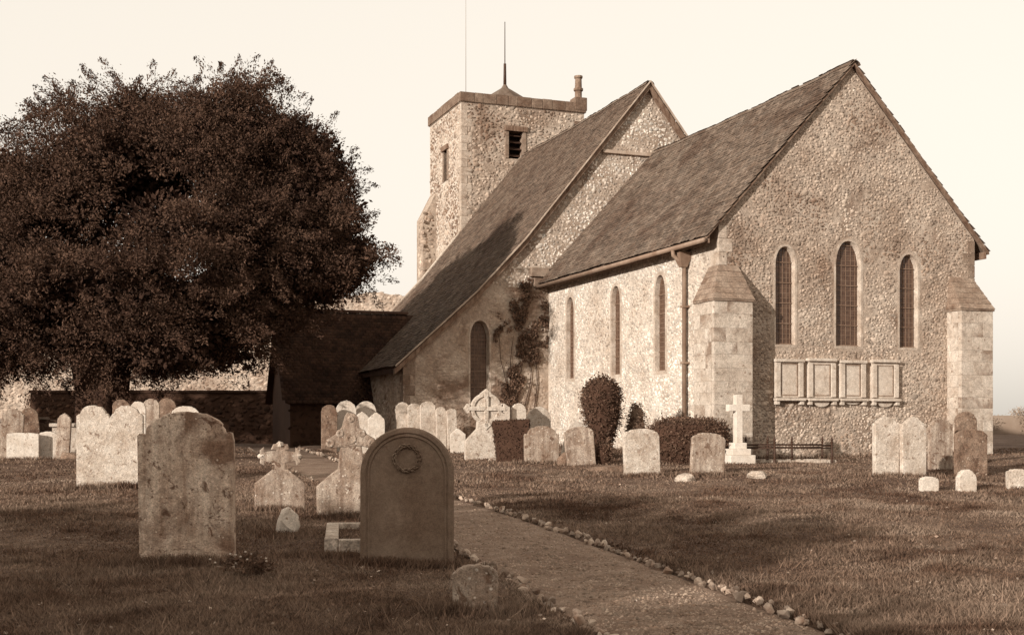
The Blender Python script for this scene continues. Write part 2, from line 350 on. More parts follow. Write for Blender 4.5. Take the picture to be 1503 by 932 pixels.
def window(parent, pts, f3, depth, splay, name='window', lattice=True, frame_m='dressed', proud=.006, band=.05):
    """f3(u,v,d): d is depth into the wall. frame band around the opening > reveal, glass, lattice"""
    n = len(pts); big = shrink(pts, -band)
    inner = shrink(pts, splay)
    V = [f3(u, v, -proud) for u, v in big] + [f3(u, v, -proud) for u, v in pts] + [f3(u, v, depth) for u, v in inner] + [f3(u, v, .01) for u, v in big]
    Fc = []
    for k in range(n):
        j = (k + 1) % n; Fc += [(k, j, n + j, n + k), (n + k, n + j, 2 * n + j, 2 * n + k), (3 * n + k, 3 * n + j, j, k)]
    w = ob(name, V, Fc, frame_m, parent)
    ob('glass', [f3(u, v, depth - .02) for u, v in inner], [tuple(range(n))], 'glass', w)
    us = [p[0] for p in inner]; vs_ = [p[1] for p in inner]
    if lattice:
        def half(v):   # half width of inner opening at height v
            c = (min(us) + max(us)) / 2; best = max(us) - c
            for k in range(1, n - 1):
                (a, b), (a2, b2) = inner[k], inner[k + 1]
                if a2 >= c - 1e-6 and min(b, b2) <= v <= max(b, b2) and abs(b2 - b) > 1e-6: best = min(best, abs(a + (a2 - a) * (v - b) / (b2 - b) - c) if v > inner[2][1] else best)
            return best
        V, Fc = [], []
        def bar(p, q, wd, d0, d1):
            p = Vector(p); q = Vector(q); t = (q - p).normalized(); nn = Vector((-t.y, t.x)) * wd / 2; b = len(V)
            for dd in (d0, d1):
                for c in (p - nn, q - nn, q + nn, p + nn): V.append(f3(c.x, c.y, dd))
            Fc.extend([(b, b + 1, b + 2, b + 3), (b, b + 4, b + 5, b + 1), (b + 1, b + 5, b + 6, b + 2), (b + 2, b + 6, b + 7, b + 3), (b + 3, b + 7, b + 4, b)])
        c = (min(us) + max(us)) / 2; hw = max(us) - c; v = min(vs_)
        k = 0
        while v < max(vs_) - .05:
            h = half(v)
            if h > .04: bar((c - h, v), (c + h, v), .022 if k % 4 == 0 else .011, depth - (.045 if k % 4 == 0 else .03), depth - .018)
            v += .115; k += 1
        for q in (-2, -1, 0, 1, 2):
            u = c + q * hw / 2.5; top = max([vv for vv in np.linspace(min(vs_), max(vs_), 60) if half(vv) > abs(u - c)] or [min(vs_) + .1])
            bar((u, min(vs_)), (u, top), .011, depth - .032, depth - .017)
        ob('lead_lattice', V, Fc, 'came', w)
    return w
# ------------------------------------------------------------------ CHURCH  (local x north, y west, z up)
CZ = .5; ANG = math.atan2(.348, .9375)
CH = tag(empty('church', (4.565, 26.9, CZ), ANG), 'flint medieval church with square tower, steep tiled roofs and lancet windows', 'church')
EV, RG = 5.15, 8.93                # chancel eave and ridge
FS = lambda u, v, d: (d, u, v)     # south faces: u = y
FE = lambda u, v, d: (u, d, v)     # east faces: u = x
def shifted(f, dx=0, dy=0): return lambda u, v, d: (f(u, v, d)[0] + dx, f(u, v, d)[1] + dy, f(u, v, d)[2])
def inside(pts):
    P = np.array(pts)
    def f(u, v):
        u = np.asarray(u); v = np.asarray(v); r = np.zeros(u.shape, bool); n = len(P)
        for i in range(n):
            x1, y1 = P[i]; x2, y2 = P[(i + 1) % n]
            if y1 == y2: continue
            c = ((y1 > v) != (y2 > v)) & (u < (x2 - x1) * (v - y1) / (y2 - y1) + x1); r ^= c
        return r
    return f
# chancel south wall
sw = [lancet(y - .26, y + .26, 2.0, 4.32) for y in (2.80, 5.31, 8.35)]
cs = plane_wall('chancel_south_wall', [(0, -.4), (10, -.4), (10, EV + .1), (0, EV + .1)], sw, FS, 'mortar', CH)
big = [inside(shrink(p, -.12)) for p in sw]
ok = lambda u, v: ~(big[0](u, v) | big[1](u, v) | big[2](u, v)) & (u > .42) & (u < 9.95)
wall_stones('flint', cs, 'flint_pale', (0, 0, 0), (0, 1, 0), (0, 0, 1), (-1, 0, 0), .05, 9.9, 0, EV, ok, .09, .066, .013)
for p in sw: window(CH, p, FS, .13, .015, frame_m='dressed', band=.08)
# chancel gable
gw = [lancet(1.45, 1.97, 2.5, 4.72), lancet(3.06, 3.75, 2.5, 4.93), lancet(4.83, 5.35, 2.5, 4.70)]
go = [(0, -.4), (7, -.4), (7, EV), (3.5, RG), (0, EV)]
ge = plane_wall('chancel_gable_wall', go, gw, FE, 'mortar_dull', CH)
gi = inside([(.03, 0), (6.97, 0), (6.97, EV - .02), (3.5, RG - .08), (.03, EV - .02)]); gb = [inside(shrink(p, -.12)) for p in gw]
TABS = [(1.38, 2.16), (2.24, 3.03), (3.10, 3.85), (3.98, 4.77)]
ok = lambda u, v: gi(u, v) & ~(gb[0](u, v) | gb[1](u, v) | gb[2](u, v)) & ~((u > 1.36) & (u < 4.8) & (v > 1.2) & (v < 2.2))
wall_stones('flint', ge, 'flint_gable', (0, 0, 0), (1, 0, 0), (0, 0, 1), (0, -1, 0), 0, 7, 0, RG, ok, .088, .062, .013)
for p in gw: window(CH, p, FE, .13, .03, frame_m='dressed')
ob('chancel_north_wall', [(7, 0, -.4), (7, 10, -.4), (7, 10, EV), (7, 0, EV)], [(0, 1, 2, 3)], 'mortar_dull', CH)
# chancel roof
sagc = lambda x, y: -.05 * np.sin(np.pi * np.clip(y % 10.26 / 10.26, 0, 1)) * np.clip(x / 3.4, 0, 1) + .03 * np.sin(y * .6 + 1) * np.sin(x * .9) + .010 * np.sin(y * 2.7 + x * 2)
pS = [(-.34, EV - .30), (3.5, RG + .10)]
def slab_roof(name, prof, y0, y1, m, ny=24):
    V = []; n = len(prof)
    for k in range(ny + 1):
        y = y0 + (y1 - y0) * k / ny
        for x, z in prof: V.append((x, y, z + float(sagc(x, y))))
    return ob(name, V, [(k * n + i, k * n + i + 1, (k + 1) * n + i + 1, (k + 1) * n + i) for k in range(ny) for i in range(n - 1)], m, CH)
def resamp(prof, n=8):
    out = []
    for a, b in zip(prof[:-1], prof[1:]):
        for k in range(n): out.append((a[0] + (b[0] - a[0]) * k / n, a[1] + (b[1] - a[1]) * k / n))
    return out + [prof[-1]]
cr = slab_roof('chancel_roof', resamp(pS) + resamp([(3.5, RG + .1), (7.36, EV - .30)])[1:], -.10, 10.0, 'tile')
tiles('roof_tile', cr, 'tile', pS, -.14, 10.05, sagc, 1)
tiles('roof_tile', cr, 'tile', [(7.36, EV - .30), (3.5, RG + .1)], -.10, 10.05, sagc, -1)
def ridge(x, z, y0, y1, parent, m):
    y = y0; k = 0
    while y < y1 - .05:
        L = min(.42, y1 - y); V = []; 
        for yy in (y, y + L - .012):
            for a in np.linspace(.25, math.pi - .25, 7): V.append((x + .15 * math.cos(a), yy, z - .03 + .15 * math.sin(a) + float(sagc(x, yy)) + random.uniform(0, .006)))
        ob('ridge_tile', V, [(i, i + 1, i + 8, i + 7) for i in range(6)], m, parent); y += L
ridge(3.5, RG + .02, -.14, 10, cr, 'tile')
# verge boards on the gable (under the tile ends), eaves fascia, gutter
def strip_along(name, prof, y0, y1, h, off, m, parent=None):
    """box strip following profile (x,z), hanging h below it"""
    V, Fc = [], []
    for i, (x, z) in enumerate(prof):
        V += [(x, y0, z + off), (x, y1, z + off), (x, y1, z + off - h), (x, y0, z + off - h)]
    n = len(prof)
    for i in range(n - 1):
        a = i * 4; b = a + 4
        for k in range(4): Fc.append((a + k, a + (k + 1) % 4, b + (k + 1) % 4, b + k))
    Fc += [(0, 3, 2, 1), (4 * n - 4, 4 * n - 3, 4 * n - 2, 4 * n - 1)]
    return ob(name, V, Fc, m, parent or CH)
strip_along('verge', [(-.34, EV - .33), (3.5, RG + .07)], -.11, .02, .055, 0.03, 'timber')
strip_along('verge', [(3.5, RG + .07), (7.36, EV - .33)], -.11, .02, .055, 0.03, 'timber')
boxes('eaves_board', [((-.30, -.08, EV - .46), (-.27, 9.98, EV - .29))], 'timber', CH)
gt = tube('gutter', [(-.40, -.08, EV - .40), (-.40, 10, EV - .40)], .055, 'lead', CH, 10)
boxes('eaves_board', [((7.27, -.08, EV - .46), (7.30, 9.98, EV - .29))], 'timber', CH)
# downpipe
dp = tube('downpipe', [(-.40, 1.385, EV - .44), (-.40, 1.385, EV - .55), (-.11, 1.385, EV - .75), (-.11, 1.385, .0)], .05, 'lead', CH, 10)
V = [];  # tapered hopper head
for z, h in ((EV - .48, .15), (EV - .60, .15), (EV - .82, .07)): V += [(-.14 - h, 1.385 - h, z), (-.14 + h, 1.385 - h, z), (-.14 + h, 1.385 + h, z), (-.14 - h, 1.385 + h, z)]
ob('hopper', V, [(0, 1, 2, 3)] + [(k, (k + 1) % 4, (k + 1) % 4 + 4, k + 4) for k in range(4)] + [(k + 4, (k + 1) % 4 + 4, (k + 1) % 4 + 8, k + 8) for k in range(4)], 'lead', dp)
for z in (3.4, 2.1, .8): boxes('bracket', [((-.175, 1.31, z), (0.0, 1.46, z + .05))], 'lead', dp)
# corner dressings of the gable
for k in range(17):
    z = .1 + k * .295
    if z < 4.2: continue
    l = .34 if k % 2 else .2
    boxes('quoin', [((-.012, -.014, z), (l, .54 - l, z + .285))], 'dressed', CH, .01)
for k in range(17):
    z = .1 + k * .295; l = .34 if k % 2 else .2
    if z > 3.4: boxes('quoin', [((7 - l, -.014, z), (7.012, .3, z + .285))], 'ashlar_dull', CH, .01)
# buttresses
def buttress(x0, x1, y0, y1, zt, tx0, tx1, ty0, ty1, ztop, m):
    b = boxes('buttress', [((x0 + .02, y0 + .02, -.4), (x1 - .02, y1, zt))], 'mortar', CH)
    z = 0.; k = 0
    while z < zt - .1:
        h = min(random.uniform(.24, .33), zt - z); 
        if zt - z - h < .12: h = zt - z
        # front face blocks
        cut = sorted({x0, x1, x0 + (x1 - x0) * (random.uniform(.28, .42) if k % 2 else random.uniform(.55, .7))})
        for a, c in zip(cut[:-1], cut[1:]):
            boxes('block', [((a + .001, y0 + random.uniform(-.003, .002), z + .001), (c - .001, y0 + .12, z + h - .001))], m, b, .0035)
        cut = sorted({y0 + .125, y1, y0 + (y1 - y0) * (random.uniform(.4, .5) if k % 2 else random.uniform(.6, .7))})
        for a, c in zip(cut[:-1], cut[1:]):
            boxes('block', [((x0 + random.uniform(-.006, .004), a + .004, z + .001), (x0 + .12, c - .002, z + h - .001))], m, b, .0035)
            boxes('block', [((x1 - .12, a + .004, z + .004), (x1 + random.uniform(-.004, .006), c - .004, z + h - .004))], m, b, .008)
        z += h; k += 1
    # cap in overlapping stone courses
    n = 6; cap = boxes('cap', [((x0 - .03, y0 - .03, zt), (x1 + .03, y1, zt + .05))], 'ashlar_dull', b, .012)
    for i in range(n):
        f0 = i / n; f1 = (i + 1.25) / n
        lo = [x0 - .03 + (tx0 - x0 + .03) * f0, x1 + .03 + (tx1 - x1 - .03) * f0, y0 - .03 + (ty0 - y0 + .03) * f0]
        hi = [x0 - .03 + (tx0 - x0 + .03) * min(1, f1), x1 + .03 + (tx1 - x1 - .03) * min(1, f1), y0 - .03 + (ty0 - y0 + .03) * min(1, f1)]
        za = zt + .052 + (ztop - zt - .05) * f0; zb = zt + .05 + (ztop - zt - .05) * min(1, f1); o = .012
        V = [(lo[0] - o, lo[2] - o, za), (lo[1] + o, lo[2] - o, za), (lo[1] + o, y1, za), (lo[0] - o, y1, za), (hi[0], hi[2], zb), (hi[1], hi[2], zb), (hi[1], y1, zb), (hi[0], y1, zb)]
        ob('cap_course', V, box((0, 0, 0), (1, 1, 1))[1], 'ashlar_dull', b)
    return b
buttress(-.40, .555, -.5, .40, 3.38, -.02, .47, -.02, .3, 4.22, 'ashlar')
buttress(6.20, 7.12, -.5, .40, 3.38, 6.28, 6.92, -.02, .3, 4.22, 'ashlar')
# wall tablets on the gable
for i, (a, c) in enumerate(TABS):
    t = boxes('memorial_tablet', [((a + .03, -.06, 1.31), (c - .03, .02, 2.16))], 'tablet', CH, .006)
    for x in (a + .03, c - .15): boxes('pilaster', [((x, -.10, 1.33), (x + .12, -.06, 2.10))], 'tablet', t, .008)
    boxes('inner_frame', [((a + .17, -.075, 1.36), (a + .19, -.058, 2.08)), ((c - .19, -.075, 1.36), (c - .17, -.058, 2.08)), ((a + .19, -.075, 1.36), (c - .19, -.058, 1.38)), ((a + .19, -.075, 2.06), (c - .19, -.058, 2.08))], 'ashlar_dull', t)
    boxes('ledge', [((a, -.16, 1.24), (c, .02, 1.30))], 'tablet', t, .012)
    boxes('cornice', [((a + .01, -.13, 2.11 + .03 * (i % 2)), (c - .01, .02, 2.18 + .03 * (i % 2)))], 'tablet', t, .015)
    for x in (a + .02, c - .12): boxes('corbel', [((x, -.12, 1.15), (x + .10, .02, 1.238))], 'tablet', t, .015)
    if i in (1, 2, 3):
        cx = (a + c) / 2; V = [(cx + .22 * math.cos(q), y, 1.235 + (.13 if i != 2 else .07) * math.sin(q)) for y in (-.06, .01) for q in np.linspace(math.pi, 2 * math.pi, 11)]
        ob('apron', V, [tuple(range(10, -1, -1))] + [(k, k + 1, k + 12, k + 11) for k in range(10)], 'tablet', t)
# nave and aisle -------------------------------------------------------
PN = [(-4.75, 2.32), (-3.4, 3.52), (-2.3, 4.52), (-.8, 6.12), (3.28, 11.14)]
NPN = [(7.75, 5.6), (3.28, 11.14)]
Y0, Y1 = 10.0, 20.53
aw = lancet(-2.45, -1.86, 1.3, 3.72)
no = [(-4.46, -.4), (7.6, -.4), (7.6, 5.7), (3.28, 11.0), (-.8, 5.98), (-2.3, 4.38), (-3.4, 3.38), (-4.46, 2.45)]
ne = plane_wall('nave_east_wall', no, [aw], shifted(FE, dy=Y0), 'mortar', CH)
ne.data.materials[0] = MATS['render_stained']
window(CH, aw, shifted(FE, dy=Y0), .24, .03, lattice=True)
gf = [(-.8, 5.9), (-1.8, 4.8), (-.1, 4.6), (0, 3), (7.5, 3), (7.5, 5.6), (3.28, 10.9)]
plane_wall('gable_mortar', gf, [], shifted(FE, dy=Y0 - .004), 'mortar_dull', ne)
gi2 = inside([(a, b) for a, b in [(-.8, 5.9), (-1.8, 4.8), (-.1, 4.6), (0, 3), (7.5, 3), (7.5, 5.6), (3.28, 10.9)]])
wall_stones('flint', ne, 'flint_white', (0, Y0, 0), (1, 0, 0), (0, 0, 1), (0, -1, 0), -2.5, 7.4, 4.4, 10.9, gi2, .11, .085, .015)
gi3 = inside([(-4.4, .0), (0, 0), (0, 4.6), (-1.9, 4.8), (-2.3, 4.2), (-3.4, 3.25), (-4.4, 2.3)]); ab = inside(shrink(aw, -.12))
wall_stones('rubble', ne, 'rubble_stained', (0, Y0, 0), (1, 0, 0), (0, 0, 1), (0, -1, 0), -4.4, 0, 0, 5, lambda u, v: gi3(u, v) & ~ab(u, v), .12, .09, .008)
boxes('string_course', [((1.75, Y0 - .10, 8.90), (4.8, Y0 + .02, 9.0))], 'verge', CH, .01)
boxes('kneeler', [((-.62, Y0 - .22, 5.05), (-.05, Y0 + .1, 5.32))], 'ashlar_dull', CH, .02); boxes('kneeler', [((-.5, Y0 - .14, 4.75), (-.1, Y0 + .1, 5.048))], 'ashlar_dull', CH, .02)
asw = plane_wall('aisle_south_wall', [(Y0, -.4), (Y1, -.4), (Y1, 2.5), (Y0, 2.5)], [], shifted(FS, dx=-4.46), 'mortar_dull', CH)
wall_stones('rubble', asw, 'rubble_stained', (-4.46, 0, 0), (0, 1, 0), (0, 0, 1), (-1, 0, 0), Y0, 13.9, 0, 2.45, lambda u, v: v > -1, .17, .13, .02)
for k in range(8):
    z = .02 + k * .3; l = .36 if k % 2 else .22
    boxes('quoin', [((-4.48, Y0 - .02, z), (-4.48 + l, Y0 + .56 - l, z + .29))], 'ashlar_dull', CH, .012)
ob('nave_west_wall', [(-4.46, Y1, -.4), (7.6, Y1, -.4), (7.6, Y1, 5.7), (3.28, Y1, 11.0), (-.8, Y1, 5.98), (-4.46, Y1, 2.45)], [(5, 4, 3, 2, 1, 0)], 'mortar_dull', CH)
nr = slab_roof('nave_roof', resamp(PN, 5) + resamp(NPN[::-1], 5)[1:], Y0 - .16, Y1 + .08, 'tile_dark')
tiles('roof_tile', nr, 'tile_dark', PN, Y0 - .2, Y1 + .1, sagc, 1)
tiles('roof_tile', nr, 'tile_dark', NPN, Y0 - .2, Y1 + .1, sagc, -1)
ridge(3.28, 11.06, Y0 - .2, Y1 + .08, nr, 'tile')
for pr in (PN, NPN):
    q = resamp(pr, 5)
    strip_along('verge', q, Y0 - .17, Y0 + .02, .17, -.03, 'timber')
    strip_along('verge_fillet', q, Y0 - .24, Y0 - .172, .05, .055, 'verge', CH)
    strip_along('verge_mortar', q, Y1 + .02, Y1 + .26, .22, .11, 'ashlar', CH)
boxes('eaves_board', [((-4.7, Y0 - .1, 2.16), (-4.66, Y1, 2.30))], 'timber_dark', CH)
# south porch
py0, py1, pxs, pev, prz = 13.85, 17.15, -7.0, 1.75, 4.25; pym = (py0 + py1) / 2
pw = ob('porch_wall', [(-4.4, py0, -.4), (pxs, py0, -.4), (pxs, py0, pev), (-4.4, py0, pev), (pxs, py1, -.4), (pxs, py1, pev), (pxs, pym, prz - .15), (-4.4, py1, -.4), (-4.4, py1, pev)], [(0, 1, 2, 3), (1, 4, 5, 6, 2), (4, 7, 8, 5)], 'shaded_stone', CH)
wall_stones('rubble', pw, 'shaded_stone', (0, py0, 0), (1, 0, 0), (0, 0, 1), (0, -1, 0), pxs, -4.5, 0, pev, lambda u, v: v > -1, .17, .12, .02)
Vp = []
sl = (prz - pev) / (pym - py0)
rv = []
for (yy, zz) in ((py0 - .3, pev - .3 * sl), (pym, prz), (py1 + .3, pev - .3 * sl)):
    Vp += [(pxs - .2, yy, zz + .06), (-2.2, yy, zz + .06)]
prf = ob('porch_roof', Vp, [(0, 1, 3, 2), (2, 3, 5, 4)], 'porch_tile_shaded', CH)
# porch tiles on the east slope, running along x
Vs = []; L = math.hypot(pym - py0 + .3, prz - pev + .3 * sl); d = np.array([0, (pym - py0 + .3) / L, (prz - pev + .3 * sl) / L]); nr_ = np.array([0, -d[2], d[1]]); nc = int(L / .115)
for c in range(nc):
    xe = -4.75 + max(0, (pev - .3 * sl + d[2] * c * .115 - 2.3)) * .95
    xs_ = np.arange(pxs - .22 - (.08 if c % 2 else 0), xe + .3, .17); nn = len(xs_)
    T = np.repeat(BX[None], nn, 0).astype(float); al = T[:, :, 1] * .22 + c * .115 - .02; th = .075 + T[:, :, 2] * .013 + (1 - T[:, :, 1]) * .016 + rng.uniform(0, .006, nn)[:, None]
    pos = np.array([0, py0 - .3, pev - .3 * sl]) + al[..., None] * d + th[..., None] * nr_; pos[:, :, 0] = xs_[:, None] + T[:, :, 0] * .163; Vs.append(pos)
V = np.concatenate(Vs); tag(npmesh('roof_tile', V.reshape(-1, 3), (BF[None] + (np.arange(len(V)) * 8)[:, None, None]).reshape(-1, 4), 'porch_tile_shaded', prf), kind='stuff')
V = []
for xx in np.arange(pxs - .2, -3.0, .4):
    V = [(x, pym + .13 * math.cos(a), prz + .04 + .13 * math.sin(a)) for x in (xx, xx + .39) for a in np.linspace(.25, math.pi - .25, 6)]
    ob('ridge_tile', V, [(i, i + 1, i + 7, i + 6) for i in range(5)], 'porch_tile_shaded', prf)
# tower ------------------------------------------------------------------
TX0, TX1, TY0, TY1, TZ = .70, 5.80, Y1 + .02, 24.75, 12.95
bo = [(2.62, 10.95), (3.2, 10.95), (3.2, 12.0), (2.62, 12.0)]
te = plane_wall('tower_east_wall', [(TX0, 3), (TX1, 3), (TX1, TZ), (TX0, TZ)], [bo], shifted(FE, dy=TY0), 'mortar_dull', CH)
bi = inside(shrink(bo, -.12))
wall_stones('rubble', te, 'rubble_tower', (0, TY0, 0), (1, 0, 0), (0, 0, 1), (0, -1, 0), TX0 + .2, TX1 - .1, 4, TZ, lambda u, v: ~bi(u, v), .15, .11, .02)
def opening(pts, f3, name='belfry_opening'):
    n = 4
    w = ob(name, [f3(u, v, 0) for u, v in pts] + [f3(u, v, .4) for u, v in pts], [(k, (k + 1) % 4, (k + 1) % 4 + 4, k + 4) for k in range(4)], 'ashlar_dull', CH)
    ob('belfry_dark_sheet', [f3(u, v, .398) for u, v in pts], [(0, 1, 2, 3)], 'dark_inside', w)  # near-black sheet paints the unlit belfry interior
    u0, u1 = pts[0][0], pts[1][0]; v0, v1 = pts[0][1], pts[2][1]
    def bx3(a, b, nm, m='ashlar_dull'):
        P = [f3(a[0], a[2], a[1]), f3(b[0], b[2], b[1])]
        lo = [min(P[0][i], P[1][i]) for i in range(3)]; hi = [max(P[0][i], P[1][i]) for i in range(3)]
        boxes(nm, [(lo, hi)], m, w, .01)
    bx3((u0 - .18, -.1, v1), (u1 + .18, .12, v1 + .2), 'lintel', 'timber'); bx3((u0 - .14, -.04, v0), (u0, .1, v1), 'jamb'); bx3((u1, -.04, v0), (u1 + .14, .1, v1), 'jamb')
    for k in range(4):
        z = v0 + .1 + k * (v1 - v0) / 4; a = f3(u0, z, .1); b = f3(u1, z, .1); c = f3(u1, z + .12, .32); d_ = f3(u0, z + .12, .32)
        V = [a, b, c, d_] + [(q[0], q[1], q[2] + .02) for q in (a, b, c, d_)]
        ob('louvre', V, box((0, 0, 0), (1, 1, 1))[1], 'timber_dark', w)
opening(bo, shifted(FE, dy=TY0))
so = [(22.3, 10.3), (22.75, 10.3), (22.75, 11.5), (22.3, 11.5)]
ts = plane_wall('tower_south_wall', [(TY0, 3), (TY1, 3), (TY1, TZ), (TY0, TZ)], [so], shifted(FS, dx=TX0), 'mortar', CH); si = inside(shrink(so, -.15))
wall_stones('rubble', ts, 'flint_pale', (TX0, 0, 0), (0, 1, 0), (0, 0, 1), (-1, 0, 0), TY0 + .2, TY1, 4, TZ, lambda u, v: ~si(u, v), .15, .11, .02).data.materials[0] = MATS['rubble_tower']
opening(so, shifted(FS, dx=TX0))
ob('tower_north_wall', [(TX1, TY0, 3), (TX1, TY1, 3), (TX1, TY1, TZ), (TX1, TY0, TZ)], [(0, 1, 2, 3)], 'mortar_dull', CH)
ob('tower_west_wall', [(TX0, TY1, -.4), (TX1, TY1, -.4), (TX1, TY1, TZ), (TX0, TY1, TZ)], [(3, 2, 1, 0)], 'mortar_dull', CH)
for k in range(26):
    z = 4.9 + k * .31
    if z > TZ - .3: break
    l = .42 if k % 2 else .24
    boxes('quoin', [((TX0 - .012, TY0 - .014, z), (TX0 + l, TY0 + .66 - l, z + .3))], 'dressed', CH, .012)
    if z > 9: boxes('quoin', [((TX1 - .66 + l, TY0 - .03, z), (TX1 + .02, TY0 + .2, z + .29))], 'parapet', CH, .02)
# parapet of separate blocks
pp = boxes('parapet', [((TX0 - .03, TY0 - .03, TZ), (TX1 + .03, TY1 + .03, TZ + .35))], 'mortar_dull', CH)
x = TX0 - .07
while x < TX1 + .05:
    l = min(random.uniform(.35, .6), TX1 + .07 - x); boxes('parapet_block', [((x + .004, TY0 - .075, TZ + .02), (x + l - .004, TY0 + .2, TZ + .40 + random.uniform(-.015, .015)))], 'parapet', pp, .02); x += l
y = TY0 + .21
while y < TY1 + .05:
    l = min(random.uniform(.35, .6), TY1 + .07 - y); boxes('parapet_block', [((TX0 - .075, y + .004, TZ + .02), (TX0 + .2, y + l - .004, TZ + .40 + random.uniform(-.015, .015)))], 'parapet', pp, .02); y += l
boxes('parapet_turret', [((TX1 - .42, TY0 - .09, TZ + .1), (TX1 + .1, TY0 + .45, TZ + .62))], 'parapet', pp, .03)
def lathe(name, prof, m, parent, loc, seg=12):
    V = [(loc[0] + r * math.cos(2 * math.pi * k / seg), loc[1] + r * math.sin(2 * math.pi * k / seg), loc[2] + z) for r, z in prof for k in range(seg)]
    Fc = [(i * seg + k, i * seg + (k + 1) % seg, (i + 1) * seg + (k + 1) % seg, (i + 1) * seg + k) for i in range(len(prof) - 1) for k in range(seg)]
    Fc.append(tuple((len(prof) - 1) * seg + k for k in range(seg)))
    return ob(name, V, Fc, m, parent)
lathe('chimney_pot', [(.14, 0), (.14, .3), (.19, .34), (.19, .42), (.14, .46), (.13, .8), (.17, .84), (.17, .92), (.10, .94)], 'parapet', pp, (TX1 - .16, TY0 + .2, TZ + .6))
tcx, tcy = 3.25, 22.7
cap = lathe('tower_cap', [(1.6, .3), (.95, .78), (.5, 1.08), (.16, 1.3), (.07, 1.45)], 'tile', CH, (tcx, tcy, TZ), 8)
tube('spire_rod', [(tcx, tcy, TZ + 1.35), (tcx, tcy, TZ + 2.3), (tcx, tcy, TZ + 2.32), (tcx, tcy, TZ + 4.0)], [.07, .055, .022, .016], 'iron', cap)
fp = tube('flagpole', [(TX0 + .28, TY0 + .3, TZ + .3), (TX0 + .28, TY0 + .3, TZ + 4.4)], [.010, .006], 'lead', pp, 6)
# south-west tower buttress
V = []
for z, p in ((-.4, .56), (9.0, .56), (10.1, 0.0)): V += [(TX0 - p, TY1 - .9, z), (TX0 - p, TY1, z)]
V += [(TX0 + .1, TY1 - .9, -.4), (TX0 + .1, TY1, -.4), (TX0 + .1, TY1 - .9, 10.1), (TX0 + .1, TY1, 10.1)]
tb = ob('tower_buttress', V, [(0, 2, 3, 1), (2, 4, 5, 3), (0, 6, 8, 4, 2), (1, 3, 5, 9, 7)], 'mortar_dull', CH)
wall_stones('rubble', tb, 'rubble_tower', (TX0 - .56, 0, 0), (0, 1, 0), (0, 0, 1), (-1, 0, 0), TY1 - .9, TY1 - .1, 3, 9, lambda u, v: v > 0, .2, .15, .03)
wall_stones('rubble', tb, 'rubble_tower', (0, TY1 - .9, 0), (1, 0, 0), (0, 0, 1), (0, -1, 0), TX0 - .52, TX0, 3, 9.3, lambda u, v: v > 0, .2, .15, .03)

# ------------------------------------------------------------------ far walls, hedge, hills
cw = empty('castle_wall', (-22, 74, .5)); tag(cw, 'long high rubble curtain wall in sunlight behind the yew and the porch', 'wall')
top = lambda x: 8.35 + .22 * np.sin(x * .55) + .12 * np.sin(x * 1.9 + 1)
xs_ = np.linspace(-24, 20, 90)
Vc = [(x, 0, -1) for x in xs_] + [(x, 0, float(top(x))) for x in xs_] + [(x, 1.4, float(top(x))) for x in xs_] + [(x, 1.4, -1) for x in xs_]
ob('wall_core', Vc, [(r * 90 + i, r * 90 + i + 1, (r + 1) * 90 + i + 1, (r + 1) * 90 + i) for r in range(3) for i in range(89)], 'mortar_dull', cw)
wall_stones('rubble', cw, 'castle', (0, 0, 0), (1, 0, 0), (0, 0, 1), (0, -1, 0), -24, 20, 0, 8.8, lambda u, v: v < top(u) + .1, .28, .17, .04)
yw = empty('churchyard_wall', (-12.4, 43, .5)); tag(yw, 'low churchyard wall behind the yew trunk, shade put into its dark stone colour', 'wall')
boxes('wall_core', [((-4.6, 0, -.5), (4.4, .4, 1.78))], 'shaded_stone', yw)
wall_stones('rubble', yw, 'shaded_stone', (0, 0, 0), (1, 0, 0), (0, 0, 1), (0, -1, 0), -4.6, 4.4, 0, 1.75, lambda u, v: v > -1, .22, .15, .03)
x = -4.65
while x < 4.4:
    l = random.uniform(.4, .6); l = min(l, 4.45 - x); boxes('coping', [((x, -.06, 1.785), (x + l - .01, .46, 1.88 + random.uniform(0, .015)))], 'shaded_stone', yw, .02); x += l
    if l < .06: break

# ------------------------------------------------------------------ foliage
def leaves(C, Dn, size, asp, droop=.0):
    """C (n,3) centres, Dn (n,3) directions -> rhombic leaf quads"""
    n = len(C); d = Dn / np.linalg.norm(Dn, axis=1, keepdims=True); r = rng.normal(size=(n, 3)); s = np.cross(d, r); s /= np.linalg.norm(s, axis=1, keepdims=True) + 1e-9
    L = (size * rng.uniform(.6, 1.35, n))[:, None]; w = L * asp
    V = np.stack([C - d * L * .5, C + s * w * .5, C + d * L * .5, C - s * w * .5], 1)
    return V.reshape(-1, 3), np.arange(n * 4).reshape(n, 4)
def sph(n):
    v = rng.normal(size=(n, 3)); return v / np.linalg.norm(v, axis=1, keepdims=True)
def crown(name, parent, m, clumps, per, size, asp, up=.15):
    Cs, Ds = [], []
    for (c, r) in clumps:
        k = max(24, int(per * r * r)); d = sph(k); rad = r * np.clip(rng.normal(.80, .24, k), .1, 1.2)
        Cs.append(np.array(c) + d * rad[:, None] * np.array([1, 1, .75])); Ds.append(d + rng.normal(0, .55, (k, 3)) + np.array([0, 0, up]))
    V, Fq = leaves(np.concatenate(Cs), np.concatenate(Ds), size, asp)
    return npmesh(name, V, Fq, m, parent)
